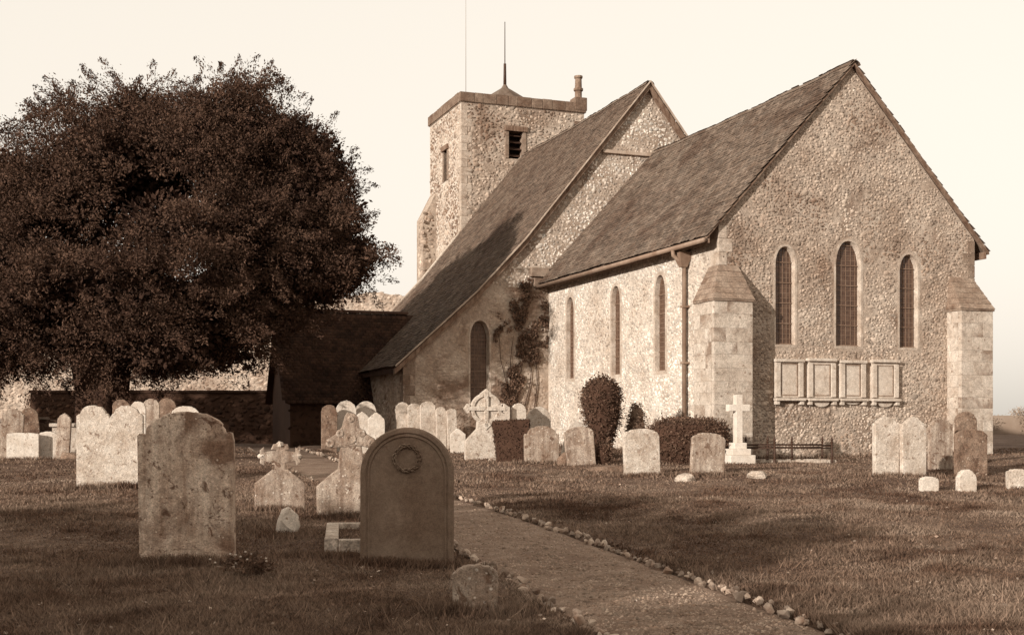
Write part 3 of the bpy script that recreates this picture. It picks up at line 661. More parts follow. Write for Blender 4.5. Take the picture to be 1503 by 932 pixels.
def blob_clumps(ells, spacing_n, rlo, rhi, shell=(.80, 1.0), flat_bottom=None):
    out = []
    for (c, r, n) in ells:
        c = np.array(c); r = np.array(r)
        for d in sph(n):
            p = c + d * r * rng.uniform(*shell)
            if flat_bottom is not None and p[2] < flat_bottom + rng.uniform(-.2, .35): continue
            # skip those buried deep inside another ellipsoid
            if any(np.sum(((p - np.array(c2)) / np.array(r2)) ** 2) < .42 for c2, r2, _ in ells): continue
            out.append((p, rlo + (rhi - rlo) * rng.random() ** 1.6))
    return out
def limb(parent, p0, p1, r0, r1, m='bark', bend=.3, name='limb'):
    p0, p1 = Vector(p0), Vector(p1); mid = (p0 + p1) / 2 + Vector((random.uniform(-bend, bend), random.uniform(-bend, bend), random.uniform(0, bend)))
    pts = [p0 * (1 - t) ** 2 + mid * 2 * t * (1 - t) + p1 * t * t for t in np.linspace(0, 1, 7)]
    return tube(name, pts, [r0 + (r1 - r0) * t for t in np.linspace(0, 1, 7)], m, parent, 9)
cv = tag(empty('wall_creeper', CH.matrix_basis @ Vector((-.9, Y0 - .02, 0)), ANG), 'ragged dark creeper growing up the wall right of the aisle lancet', 'creeper')
n = 26000; u = rng.uniform(-.85, .85, n); v = rng.uniform(.2, 5.0, n)
mk = sn(u * 2.2 + 1.2, v * 1.25) * .6 + sn(u * 5.1, v * 3.7 + 1) * .45 + .25 * sn(u * 11, v * 9) - .9 * np.abs(u - .12 * (v - 2.6)) + .30 + .25 * (v > 3.0) - .5 * (v > 4.5)
q = mk > -.12 + .6 * rng.random(n); u, v = u[q], v[q]; nn = len(u)
Vl, Fl = leaves(np.stack([u, -.02 - rng.random(nn) * .07, v], -1), rng.normal(0, 1, (nn, 3)) * np.array([1, .35, 1]), .075, .7); npmesh('foliage', Vl, Fl, 'creeper', cv)
for k in range(5): tube('stem', [(-.2 + .1 * k, -.015, -.1)] + [(-.2 + .1 * k + .12 * math.sin(z * 1.7 + k * 1.3) + .06 * (k - 2) * z, -.02, z) for z in (.6, 1.2, 1.9, 2.6, 3.3)], [.022, .018, .015, .012, .009, .006], 'bark', cv, 6)
yx, yy_, yz = G(150, 0, 32.0)
YT = tag(empty('yew_tree', (yx, yy_, yz)), 'huge dark spreading yew tree beside the church porch', 'tree')
# crown in local coords (origin trunk base at px 150)
ell = [((1.3, -.3, 5.6), (4.4, 4.2, 3.4), 300), ((-2.9, 0, 4.9), (4.4, 4.2, 2.9), 220), ((4.0, .2, 5.3), (2.35, 2.6, 2.7), 150), ((3.5, -.2, 7.9), (1.9, 2.0, 1.7), 120), ((.8, .3, 7.75), (2.5, 2.3, 1.8), 120), ((-2.0, .2, 6.3), (2.2, 2.2, 1.7), 80), ((.4, -1.0, 3.5), (3.6, 3.6, 1.9), 120), ((5.4, 0, 4.9), (1.6, 1.6, .95), 60), ((4.9, 0, 7.2), (1.45, 1.6, 1.55), 70), ((5.2, 0, 6.1), (1.4, 1.7, 1.4), 60), ((-3.2, -.6, 3.0), (4.0, 3.4, 1.5), 130), ((2.2, -.6, 3.2), (2.6, 3.0, 1.5), 80)]
cl = blob_clumps(ell, 0, .3, .62, shell=(.66, .95), flat_bottom=1.75)
boughs = []
for c_, r_, k_ in ell:
    for d in sph(max(3, k_ // 22)):
        p = np.array(c_) + d * np.array(r_) * rng.uniform(.86, 1.0)
        if p[2] < 2.2 or any(np.sum(((p - np.array(c2)) / np.array(r2)) ** 2) < .62 for c2, r2, _ in ell): continue
        w_ = rng.uniform(.7, 1.25); boughs.append((p, (w_, w_, w_ * .42), 26))
boughs += [((6.3, 0, 4.95), (.95, .9, .42), 30), ((6.35, -.2, 5.9), (.75, .8, .4), 24), ((6.1, -.3, 6.9), (.75, .8, .4), 24), ((5.3, 0, 8.2), (.8, .8, .45), 24), ((6.0, .3, 4.2), (.8, .8, .35), 22)]
for c_, r_, k_ in boughs:
    for d in sph(k_):
        if d[2] < -.25: continue
        cl.append((np.array(c_) + d * np.array(r_) * rng.uniform(.6, 1.05), rng.uniform(.16, .34)))
# protruding sprays on the right side
for k in range(34):
    a = rng.uniform(-.25, 1.1); rr = rng.uniform(.98, 1.1); cl.append((np.array([1.6 + 4.85 * math.cos(a) * rr, rng.uniform(-2, 1.5), 5.3 + 3.9 * math.sin(a) * rr]), rng.uniform(.25, .45)))
for k in range(26):
    a = rng.uniform(.8, 2.9); rr = rng.uniform(1.0, 1.06); cl.append((np.array([.6 + 5.2 * math.cos(a) * rr, rng.uniform(-1, 1.5), 5.3 + 3.75 * math.sin(a) * rr]), rng.uniform(.25, .42)))
crown('crown', YT, 'yew', cl, 1500, .075, .5)
def sprays(name, parent, m, ells, n, lo, hi, per, size):
    Cs, Ds = [], []
    tot = sum(e[2] for e in ells)
    for c, rr, k in ells:
        for d in sph(int(n * k / tot)):
            p = np.array(c) + d * np.array(rr) * rng.uniform(.9, 1.02)
            if p[2] < 1.8 or any(np.sum(((p - np.array(c2)) / np.array(r2)) ** 2) < .8 for c2, r2, _ in ells): continue
            ax = d * np.array([1, 1, .8]) + rng.normal(0, .45, 3) + np.array([0, 0, .15]); ax /= np.linalg.norm(ax); L = rng.uniform(lo, hi)
            kk = int(per * L); t = rng.random(kk) ** .8; o = rng.normal(0, 1, (kk, 3)) * (.16 * (1.05 - t) + .02)[:, None] * L
            Cs.append(p + ax * (t * L)[:, None] + o + np.array([0, 0, -.12]) * (t ** 2)[:, None] * L); Ds.append(ax + rng.normal(0, .5, (kk, 3)))
    V, Fq = leaves(np.concatenate(Cs), np.concatenate(Ds), size, .36); return npmesh(name, V, Fq, m, parent)
sprays('spray', YT, 'yew', ell, 1900, .4, 1.0, 150, .075)
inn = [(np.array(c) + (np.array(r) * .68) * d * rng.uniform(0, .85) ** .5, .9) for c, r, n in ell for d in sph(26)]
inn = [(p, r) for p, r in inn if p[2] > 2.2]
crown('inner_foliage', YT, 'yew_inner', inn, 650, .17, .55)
tk = []
for z, r in ((-.3, 1.0), (.1, .82), (.7, .68), (1.5, .62), (2.3, .70), (3.4, .5), (4.6, .3)): tk.append((z, r))
V = []; seg = 28
for z, r in tk:
    for k in range(seg):
        a = 2 * math.pi * k / seg; q = r * (1 + .13 * math.sin(a * 5 + z * .6) + .06 * math.sin(a * 11 + 1 + z)); V.append((q * math.cos(a), q * math.sin(a), z))
ob('trunk', V, [(i * seg + k, i * seg + (k + 1) % seg, (i + 1) * seg + (k + 1) % seg, (i + 1) * seg + k) for i in range(len(tk) - 1) for k in range(seg)], 'bark', YT, True)
for d in ((3.6, -.3, 4.6), (4.6, .6, 6.3), (2.4, 1.4, 7.6), (-.6, .5, 8), (-3.3, .4, 6.8), (-4.6, -.6, 4.8), (1.6, -2.6, 5.5), (-1.8, -2.4, 5.2), (3.0, 2.4, 5)):
    limb(YT, (d[0] * .06, d[1] * .06, 1.9 + random.uniform(0, .7)), d, .26, .05)
def shade_tree(X, Y, H, rad, label, grp, per=150):
    z = float(gz(X, Y)); t = tag(empty('tree', (X, Y, z)), label, 'tree', grp)
    e = [((0, 0, H * .58), (rad, rad, H * .40), 60), ((rad * .3, 0, H * .40), (rad, rad, H * .28), 40)]
    c = blob_clumps(e, 0, .5, .9, shell=(.5, 1.0), flat_bottom=H * .08)
    crown('crown', t, 'yew', c, per, .3, .45)
    c2 = [(np.array([0, 0, H * .5]) + d * np.array([rad * .6, rad * .6, H * .33]), .9) for d in sph(40)]
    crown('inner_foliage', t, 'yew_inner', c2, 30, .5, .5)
    tube('trunk', [(0, 0, -.2), (.05, 0, H * .3), (0, .1, H * .7)], [.3, .22, .08], 'bark', t, 9)
    return t
ux, uy = .649, .761
sp = [(-13, 4.7), (-9.6, 5.8), (-7.0, 5.8), (-3.6, 4.4), (.2, 4.1), (3.2, 4.1), (6.4, 4.3), (9.6, 4.4)]
for i, (v, H) in enumerate(sp):
    shade_tree(-10 * ux + v * uy, -10 * uy - v * ux, H, 2.2, 'evergreen tree of the row behind the viewer, %s from its left end' % ['first', 'second', 'third', 'fourth', 'fifth', 'sixth', 'seventh', 'eighth'][i], 'evergreen trees behind the viewer')
shade_tree(-23.5, 30.5, 7.5, 4.6, 'unseen evergreen tree added left of the big yew to shade the wall', None, 300)  # out-of-view tree, added to throw shade on the churchyard wall

def bush(name, label, prof, loc, cat='bush', sx=1., sy=1., dens=1700, size=.055, m='bush', seg=18, wob=.08, group=None):
    """revolved clipped shape: prof list of (radius, z)"""
    b = tag(empty(name, loc), label, cat, group); V = []
    for r, z in prof:
        for k in range(seg):
            a = 2 * math.pi * k / seg; q = r * .93 * (1 + wob * math.sin(a * 3 + z * 4) * .6 + wob * .5 * math.sin(a * 7 + z * 9)); V.append((q * math.cos(a) * sx, q * math.sin(a) * sy, z))
    Fq = [(i * seg + k, i * seg + (k + 1) % seg, (i + 1) * seg + (k + 1) % seg, (i + 1) * seg + k) for i in range(len(prof) - 1) for k in range(seg)]
    Fq.append(tuple((len(prof) - 1) * seg + k for k in range(seg)))
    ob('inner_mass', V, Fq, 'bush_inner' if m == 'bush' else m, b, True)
    V = np.array(V); q = np.array([f for f in Fq if len(f) == 4]); P = V[q]; ar = np.linalg.norm(np.cross(P[:, 1] - P[:, 0], P[:, 3] - P[:, 0]), axis=1)
    n = int(ar.sum() * dens); idx = rng.choice(len(q), n, p=ar / ar.sum()); s = rng.random((n, 1)); t = rng.random((n, 1))
    pt = P[idx, 0] * (1 - s) * (1 - t) + P[idx, 1] * s * (1 - t) + P[idx, 2] * s * t + P[idx, 3] * (1 - s) * t
    nr = np.cross(P[:, 1] - P[:, 0], P[:, 3] - P[:, 0]); nr /= np.linalg.norm(nr, axis=1, keepdims=True) + 1e-9
    nn = nr[idx]; pt = pt + nn * (rng.normal(.02, .042, (n, 1)) + (rng.random((n, 1)) < .05) * rng.uniform(.02, .10, (n, 1)))
    Vl, Fl = leaves(pt, nn + rng.normal(0, .7, (n, 3)), size, .5); npmesh('foliage', Vl, Fl, m, b); return b
def at(px, Y): X = (px - CX) / F * Y; return (X, Y, float(gz(X, Y)))
YB = 25.6
h = lambda y, Y: EYE + (HY - y) / F * Y
# tapered topiary by the south wall
x, y, z = at(884, 26.2); k = 26.2 / F
bush('clipped_bush', 'large clipped bush, top-shaped and tapering down, against the sunlit flint wall', [(.15, .0), (.16, .22), (.24, .45), (.33, .7), (.40, 1.0), (.42, 1.25), (.37, 1.5), (.22, 1.64), (.04, 1.69)], (x, y, z), 'bush', wob=.14)
tube('stem', [(0, 0, -.1), (.02, 0, .3), (0, 0, .6)], [.06, .05, .05], 'bark', bpy.data.objects['clipped_bush'], 8)
x, y, z = at(885, 24.0); bush('small_bush', 'small dark bush on the ground just below the large clipped bush', [(.1, -.05), (.16, .1), (.17, .25), (.12, .38), (.03, .42)], (x, y, z), 'bush')
x, y, z = at(934, 26.6); bush('conifer_bush', 'slim upright conifer between the clipped bush and the rounded hedge', [(.14, 0), (.19, .4), (.18, .75), (.12, 1.0), (.03, 1.15)], (x, y, z), 'bush', m='conifer')
x, y, z = at(1011, 25.0); bush('clipped_hedge', 'broad low rounded clipped hedge left of the white cross', [(.62, -.05), (.74, .2), (.84, .42), (.85, .62), (.79, .76), (.62, .83), (.3, .85), (.05, .85)], (x, y, z), 'hedge', 1.0, .7, wob=.04)
x, y, z = at(752, 25.0)
b = tag(empty('clipped_hedge', (x, y, z)), 'dark square-clipped yew block right of the ringed stone cross', 'hedge')
V = [(-.28, -.2, -.1), (.28, -.2, -.1), (.28, .25, -.1), (-.28, .25, -.1), (-.40, -.22, .80), (.34, -.22, .84), (.34, .28, .84), (-.40, .28, .80)]
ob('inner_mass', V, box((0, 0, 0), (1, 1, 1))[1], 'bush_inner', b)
V = np.array(V); Q = np.array(box((0, 0, 0), (1, 1, 1))[1])[1:]; P = V[Q]; pts = []; nn = []
for f in P:
    nrm = np.cross(f[1] - f[0], f[3] - f[0]); a = np.linalg.norm(nrm); k = int(a * 1400); s = rng.random((k, 1)); t = rng.random((k, 1))
    pts.append(f[0] * (1 - s) * (1 - t) + f[1] * s * (1 - t) + f[2] * s * t + f[3] * (1 - s) * t + nrm / a * rng.normal(.005, .012, (k, 1))); nn.append(np.repeat(nrm[None] / a, k, 0))
Vl, Fl = leaves(np.concatenate(pts), np.concatenate(nn) + rng.normal(0, .8, (sum(map(len, pts)), 3)), .045, .5); npmesh('foliage', Vl, Fl, 'yew', b)
# far hedge
hg = tag(empty('field_hedge', (41, 78, .5)), 'field hedge on the skyline at the far right, haze painted into its pale colour', 'hedge')
c = [((rng.uniform(-16, 16), rng.uniform(-.8, .8), rng.uniform(.3, 1.3)), rng.uniform(.4, .8)) for _ in range(150)]
crown('foliage', hg, 'hedge_hazed', c, 900, .11, .5)
boxes('inner_mass', [((-16, -.5, -.3), (16, .5, 1.2))], 'hedge_hazed', hg)
V = []; nx = 60
for i in range(nx):
    x = -900 + i * 40; t = 10 + 7 * math.sin(i * .35) + 4 * math.sin(i * .9 + 1)
    V += [(x, 800, -4), (x, 860, t * .7), (x, 1000, t + 3), (x, 1300, -4)]
tag(ob('hill', V, [(i * 4 + k, i * 4 + 4 + k, i * 4 + 5 + k, i * 4 + k + 1) for i in range(nx - 1) for k in range(3)], 'hill', smooth=True), kind='structure')

# ------------------------------------------------------------------ gravestones
def outl(kind, w, h, d=0., n=12):
    """outline from bottom-left, anticlockwise; d = inset"""
    a = w / 2 - d; H = h - d; b = -.25 if d == 0 else d * .2
    P = [(-a, b), (a, b)]
    def arc(cx, cz, rx, rz, a0, a1, m=n): return [(cx + rx * math.cos(q), cz + rz * math.sin(q)) for q in np.linspace(a0, a1, m)]
    pi = math.pi
    if kind == 'round': P += arc(0, H - a, a, a, 0, pi, 2 * n)
    elif kind == 'segment': P += arc(0, H - a * .45, a, a * .45, 0, pi, 2 * n)
    elif kind == 'flat': P += arc(0, H - a * .12, a, a * .12, 0, pi, n)
    elif kind == 'shoulder':
        e = a * .17; rr = a - e * .9; rz = rr * .60; zs = H - rz
        ear = [(a, zs - e * .9), (a, zs + e * .05), (a - e * .22, zs + e * .32), (a - e * .75, zs + e * .30), (a - e * .98, zs + e * .12)]
        P += ear + arc(0, zs, rr, rz, .26, pi - .26, 2 * n) + [(-p[0], p[1]) for p in ear][::-1]
    elif kind == 'gable': P += [(a, H - a * .75), (a * .1, H), (-a * .1, H), (-a, H - a * .75)]
    elif kind == 'point':
        P += [(a * (1 - t ** 1.7), H - a * 1.05 * (1 - t)) for t in np.linspace(0, 1, n)] + [(-a * (1 - t ** 1.7), H - a * 1.05 * (1 - t)) for t in np.linspace(1, 0, n)][1:]
    elif kind == 'ogee':
        P += [(a, H - a * .5)] + [(a * (1 - t), H - a * .5 + a * .5 * (.5 - .5 * math.cos(pi * t))) for t in np.linspace(.08, 1, n)] + [(-a * (1 - t), H - a * .5 + a * .5 * (.5 - .5 * math.cos(pi * t))) for t in np.linspace(1, .08, n)][1:] + [(-a, H - a * .5)]
    elif kind == 'double':
        for s in (1, -1):
            c = s * a * .5; e = a * .12; rr = a * .5 - e
            P += [(c + a * .5, H - rr * .85)] * (s == 1) + [(c + rr + e * .4, H - rr * .85 + e * .5)] + arc(c, H - rr * .75, rr, rr * .75, .1, pi - .1, n) + [(c - rr - e * .4, H - rr * .85 + e * .5)] + [(c - a * .5, H - rr * (1.0 if s == 1 else .85))]
    return P
def extr(name, P, t, m, parent=None, bev=.012, jit=.0045, y=0.):
    n = len(P); P = [(x + random.gauss(0, jit), z + random.gauss(0, jit)) for x, z in P]
    V = [(x, y - t / 2, z) for x, z in P] + [(x, y + t / 2, z) for x, z in P]
    o = ob(name, V, [tuple(range(n)), tuple(range(2 * n - 1, n - 1, -1))] + [(k, n + k, n + (k + 1) % n, (k + 1) % n) for k in range(n)], m, parent)
    bm = bmesh.new(); bm.from_mesh(o.data); bmesh.ops.recalc_face_normals(bm, faces=bm.faces)
    if bev:
        es = [e for f in bm.faces if len(f.verts) == n for e in f.edges]; bmesh.ops.bevel(bm, geom=list(set(es)), offset=bev, segments=2, affect='EDGES', profile=.6)
    bm.to_mesh(o.data); bm.free(); return o
def gs(px, py, wpx, ytop, kind, m, label, Y=None, rz=12, lean=0, back=0, t=.11, cat='gravestone', group=None, name='headstone'):
    X, Yy, z = G(px, py, Y); w = wpx / F * Yy / math.cos(R(rz)) * .97; H = EYE + (HY - ytop) / F * Yy - z
    o = extr(name, outl(kind, w, H), t, m); o.location = (X, Yy, z); o.rotation_euler = (R(back), R(lean), R(rz)); return tag(o, label, cat, group)
gs(276, 822, 141, 604, 'shoulder', 'grave_lichen', 'large weathered headstone with arched top and dark lichen, at the left front', rz=4, lean=-.8, t=.13)
# dark slab with wreath
X, Y, z = G(598, 822); w = 136 / F * Y; H = EYE + (HY - 627) / F * Y - z
sl_ = tag(empty('headstone', (X, Y, z), R(2)), 'tall dark round-topped headstone with carved wreath and moulded border beside the path', 'gravestone')
extr('slab', outl('round', w, H), .14, 'grave_dark', sl_, .008, .0)
loops = [(0.004, -.068), (.010, -.085), (.045, -.088), (.058, -.074), (.066, -.080), (.078, -.082), (.088, -.068)]
V = []; n = len(outl('round', w, H, .01))
for d_, yv in loops: V += [(x, yv, zz) for x, zz in outl('round', w, H, d_ + .0001)]
ob('border', V, [(i * n + k, i * n + (k + 1) % n, (i + 1) * n + (k + 1) % n, (i + 1) * n + k) for i in range(len(loops) - 1) for k in range(n)], 'grave_dark', sl_)
wz = EYE + (HY - 672) / F * Y - z; V, Fc = [], []
for ringr, nl in ((.098, 16), (.118, 17), (.108, 15)):
    for k in range(nl):
        a = 2 * math.pi * (k + .3 * ringr * 50) / nl + random.gauss(0, .05); c = Vector((ringr * math.cos(a), -.088, ringr * math.sin(a))); tdir = Vector((-math.sin(a), 0, math.cos(a))); rd = Vector((math.cos(a), 0, math.sin(a)))
        tdir = (tdir + rd * random.uniform(-.6, .6)).normalized(); s = tdir.cross(Vector((0, 1, 0))); b0 = len(V)
        for p in (c - tdir * .030, c + s * .012 + Vector((0, .004, 0)), c + tdir * .030 + Vector((0, -.004, 0)), c - s * .012 + Vector((0, .004, 0)), c + Vector((0, -.014, 0)), c + Vector((0, .03, 0))): V.append(p)
        Fc += [(b0 + i, b0 + (i + 1) % 4, b0 + 4) for i in range(4)] + [(b0 + (i + 1) % 4, b0 + i, b0 + 5) for i in range(4)]
o = ob('wreath', [(v[0], v[1], v[2] + wz) for v in V], Fc, 'grave_dark', sl_)
V = []; 
for k in range(30):
    a = 2 * math.pi * k / 30
    for j in range(6):
        q = 2 * math.pi * j / 6; r = .108 + .014 * math.cos(q); V.append((r * math.cos(a), -.072 + .012 * math.sin(q), wz + r * math.sin(a)))
ob('wreath_core', V, [(k * 6 + j, ((k + 1) % 30) * 6 + j, ((k + 1) % 30) * 6 + (j + 1) % 6, k * 6 + (j + 1) % 6) for k in range(30) for j in range(6)], 'grave_dark', sl_, True)
gs(162, 716, 96, 595, 'double', 'grave_pale', 'pale speckled double headstone with twin arched tops left of the weathered headstone', rz=8, t=.12)
# foliated cross on small gabled stone
def poly_cross(arm, wd, flare, z0, ztop, zarm, m, parent, t=.1, name='cross'):
    P = [(-wd, z0), (wd, z0), (wd * .85, zarm - wd * 1.3), (arm * .75, zarm - wd * .8), (arm * .8, zarm - wd * flare), (arm, zarm - wd * flare * .7), (arm * .96, zarm), (arm, zarm + wd * flare * .7), (arm * .8, zarm + wd * flare), (arm * .75, zarm + wd * .8), (wd * .85, zarm + wd * 1.3)]
    P += [(wd * .8, ztop - wd * 1.6), (wd * flare, ztop - wd * 1.4), (wd * flare * .8, ztop - wd * .4), (0, ztop)]
    P += [(-x, z) for x, z in P[2:-1]][::-1]
    return extr(name, P, t, m, parent, .01)
X, Y, z = G(411, 752); k = Y / F
c4 = tag(empty('cross_headstone', (X, Y, z), R(14)), 'small pale gabled headstone with a leafy cross finial, right of the weathered headstone', 'gravestone')
extr('stone', [(-.30, -.2), (.30, -.2), (.30, .33), (.09, .50), (-.09, .50), (-.30, .33)], .13, 'grave_grey', c4, .015, .006)
poly_cross(.24, .062, 1.75, .46, .83, .66, 'grave_grey', c4, .09)
for (dx, dz) in ((.22, .66), (-.22, .66), (0, .8)):
    me = hull_mesh('leaf_knob', (.05, .06, .05), 'grave_pale', 16); o = link('leaf_knob', me, None, c4); o.location = (dx, -.01, dz)
# ornate gabled headstone with carved scroll top
X, Y, z = G(515, 757); k = Y / F
c5 = tag(empty('carved_headstone', (X, Y, z), R(10)), 'ornate pale headstone with carved spreading scroll top, half hidden by the wreath headstone', 'gravestone')
s = lambda q: q * k
body = [(-s(49), -.2), (s(49), -.2), (s(49), s(46)), (s(30), s(62)), (s(19), s(70)), (s(16), s(104)), (-s(16), s(104)), (-s(19), s(70)), (-s(30), s(62)), (-s(49), s(46))]
extr('stone', body, .14, 'grave_grey', c5, .015, .006)
topp = [(-s(16), s(102)), (s(16), s(102)), (s(30), s(100)), (s(37), s(106)), (s(34), s(114)), (s(24), s(119)), (s(14), s(132)), (s(10), s(146)), (s(5), s(151)), (-s(5), s(151)), (-s(10), s(146)), (-s(14), s(132)), (-s(24), s(119)), (-s(34), s(114)), (-s(37), s(106)), (-s(30), s(100))]
extr('carved_top', topp, .17, 'grave_grey', c5, .03, .008)
for (dx, dz, r) in ((-30, 108, .06), (30, 108, .06), (0, 114, .085), (0, 143, .05), (-16, 122, .05), (16, 122, .05)):
    V = []
    for a in range(16):
        for j in range(6):
            q = 2 * math.pi * j / 6; rr = r * .55 + .02 * math.cos(q); V.append((s(dx) + rr * math.cos(a * math.pi / 8), -.082 + .012 * math.sin(q), s(dz) + rr * math.sin(a * math.pi / 8)))
    ob('scroll', V, [(a * 6 + j, ((a + 1) % 16) * 6 + j, ((a + 1) % 16) * 6 + (j + 1) % 6, a * 6 + (j + 1) % 6) for a in range(16) for j in range(6)], 'grave_grey', c5, True)
# rough little white stone
def rock(px, py, size, m, label, Y=None, name='rough_stone', cat='stone', n=26, up=.3, group=None):
    X, Yy, z = G(px, py, Y); me = hull_mesh(name, size, m, n); o = link(name, me, None); o.location = (X, Yy, z + size[2] * up); o.rotation_euler[2] = random.uniform(-.3, .3)
    return tag(o, label, cat, group)
rock(424, 784, (.13, .10, .19), 'grave_white', 'little rough whitish stone in the grass in front of the leafy cross', n=34, up=.45)
# kerb set
X, Y, z = G(500, 808); kx, ky, kz = X, Y, z
kb = tag(empty('grave_kerb', (kx, ky, kz + .0), R(8)), 'low pale stone kerb round a grave behind the wreath headstone', 'grave kerb')
for (a, b_) in (((-.02, 0, -.1), (1.05, .13, .13)), ((-.15, .135, -.1), (-.02, 1.9, .13)), ((-.15, 1.905, -.1), (1.05, 2.03, .13)), ((-.15, 0, -.1), (-.025, .13, .15)), ((.94, .135, -.1), (1.05, 1.9, .13))): boxes('kerb_stone', [(a, b_)], 'kerb', kb, .012)
gs(698, 892, 66, 828, 'segment', 'grave_grey', 'low mossy dark footstone with curved top at the near path edge', rz=6, t=.10, name='footstone')
# group by the porch
gs(483, 652, 23, 594, 'round', 'grave_brown', 'dark grey round-topped headstone, leftmost of the cluster by the porch', Y=31.5, rz=14)
gs(508, 652, 29, 588, 'round', 'grave_white', 'bright white round-topped headstone, tallest of the cluster by the porch', Y=32.0, rz=14)
gs(537, 652, 30, 589, 'round', 'grave_white', 'bright white round-topped headstone at the back right of the porch cluster', Y=32.6, rz=14)
gs(531, 652, 22, 604, 'point', 'grave_white', 'narrow pointed white headstone in the front of the porch cluster', Y=30.5, rz=14)
gs(552, 654, 25, 605, 'point', 'grave_white', 'pointed white headstone at the right front of the porch cluster', Y=30.0, rz=14)
# ringed cross
X, Y, z = G(713, 674); k = Y / F
cc = tag(empty('ringed_cross', (X, Y, z), R(12)), 'pale ringed stone cross on a gabled base in front of the aisle', 'gravestone')
s = lambda q: q * k
extr('base', [(-s(31), -.2), (s(31), -.2), (s(31), s(26)), (s(14), s(44)), (s(13), s(60)), (-s(13), s(60)), (-s(14), s(44)), (-s(31), s(26))], .16, 'grave_pale', cc, .015, .004)
V = []; zc = s(74); ro, ri = s(23), s(17.5)
P1 = [(ro * math.cos(a), zc + ro * math.sin(a)) for a in np.linspace(0, 2 * math.pi, 33)[:-1]]; extr('disc', P1, .10, 'grave_pale', cc, .012, .0)
V = [];  
for a in np.linspace(0, 2 * math.pi, 33)[:-1]:
    for r, y_ in ((ri, -.052), (ri + .01, -.085), (ro - .01, -.085), (ro + .002, -.05)): V.append((r * math.cos(a), y_, zc + r * math.sin(a)))
ob('ring', V, [(i * 4 + j, ((i + 1) % 32) * 4 + j, ((i + 1) % 32) * 4 + j + 1, i * 4 + j + 1) for i in range(32) for j in range(3)], 'grave_pale', cc)
for (a, b_) in (((-s(3), -.10, s(47)), (s(3), -.04, s(99))), ((-s(29), -.101, zc - s(3)), (s(29), -.041, zc + s(3)))): boxes('cross_bar', [(a, b_)], 'grave_pale', cc, .008)
extr('cross_tip', [(-s(5.5), s(93)), (s(5.5), s(93)), (s(8), s(96)), (0, s(103)), (-s(8), s(96))], .18, 'grave_pale', cc, .01)
for sg in (-1, 1): extr('cross_tip', [(sg * s(25), zc - s(6)), (sg * s(28), zc - s(7)), (sg * s(33), zc), (sg * s(28), zc + s(7)), (sg * s(25), zc + s(6))][::sg], .18, 'grave_pale', cc, .01)
extr('cross_tip', [(-s(7), s(50)), (0, s(43)), (s(7), s(50)), (s(4), s(53)), (-s(4), s(53))], .20, 'grave_pale', cc, .01)
X, Y, z = G(727, 678); c7 = tag(empty('small_cross', (X, Y, z), R(12)), 'tiny pale cross on a rough foot in front of the ringed cross', 'gravestone')
poly_cross(.10, .028, 1.3, .05, .36, .25, 'grave_pale', c7, .05); o = link('foot', hull_mesh('foot', (.17, .12, .1), 'grave_grey', 20), None, c7)
gs(672, 649, 22, 629, 'gable', 'grave_white', 'small white gabled marker left of the ringed cross', Y=28.5, rz=12)
# row along the aisle wall
for px_, wd, yt, kd, lb in ((592, 20, 590, 'round', 'round-topped headstone leaning on the aisle wall, first from the porch'), (609, 19, 592, 'shoulder', 'headstone leaning on the aisle wall, second from the porch'), (629, 22, 589, 'shoulder', 'headstone leaning on the aisle wall, third from the porch'), (648, 15, 597, 'round', 'narrow headstone leaning on the aisle wall, fourth from the porch'), (664, 14, 600, 'segment', 'narrow headstone leaning on the aisle wall, fifth from the porch')):
    gs(px_, 0, wd, yt, kd, 'grave_pale', 'pale ' + lb, Y=33.2, rz=20, back=-5, group='headstones along the aisle wall')
gs(738, 0, 20, 592, 'ogee', 'grave_white', 'white headstone peeping over the square-clipped yew, left of two', Y=32.5, rz=20)
gs(761, 0, 22, 592, 'round', 'grave_white', 'white headstone peeping over the square-clipped yew, right of two', Y=32.8, rz=20)
gs(791, 672, 34, 597, 'round', 'grave_pale', 'tall pale round-topped headstone where chancel meets aisle', Y=27.5, rz=18)
gs(795, 682, 52, 625, 'shoulder', 'grave_grey', 'grey shouldered headstone in front of the tall pale round-topped one', rz=12)
gs(836, 668, 28, 617, 'round', 'grave_white', 'leaning white round-topped headstone left of the clipped bush', Y=26.3, rz=14, lean=14)
gs(853, 684, 44, 626, 'segment', 'grave_grey', 'grey headstone leaning left in front of the clipped bush', rz=10, lean=-5)
rock(826, 684, (.13, .1, .22), 'grave_brown', 'dark upright rough stone at the foot of the grey leaning headstone')
rock(893, 692, (.42, .25, .14), 'grave_brown', 'low grassy hump of stone between the clipped bush and the pale headstone', up=.0)
gs(943, 697, 54, 629, 'segment', 'grave_pale', 'pale rounded headstone left of the broad hedge', rz=12, lean=-2.5)
gs(1037, 699, 52, 635, 'segment', 'grave_grey', 'speckled grey headstone leaning right before the white cross', rz=12, lean=3)
# white cross on steps
X, Y, z = G(1083, 680); s = lambda q: q * Y / F
wc = tag(empty('white_cross', (X, Y, z), R(16)), 'plain white marble latin cross on a stepped plinth before the buttress', 'gravestone')
boxes('step', [((-s(20), -.24, -.15), (s(20), .24, s(13)))], 'grave_marble', wc, .012); boxes('step', [((-s(15), -.18, s(13.05)), (s(15), .18, s(22)))], 'grave_marble', wc, .012); boxes('step', [((-s(10), -.13, s(22.05)), (s(10), .13, s(31)))], 'grave_marble', wc, .012)
s2 = s(5.2); extr('cross', [(-s2, s(31)), (s2, s(31)), (s2, s(77)), (s(17), s(77)), (s(17), s(87)), (s2, s(87)), (s2, s(101)), (-s2, s(101)), (-s2, s(87)), (-s(17), s(87)), (-s(17), s(77)), (-s2, s(77))], .15, 'grave_marble', wc, .01, 0)
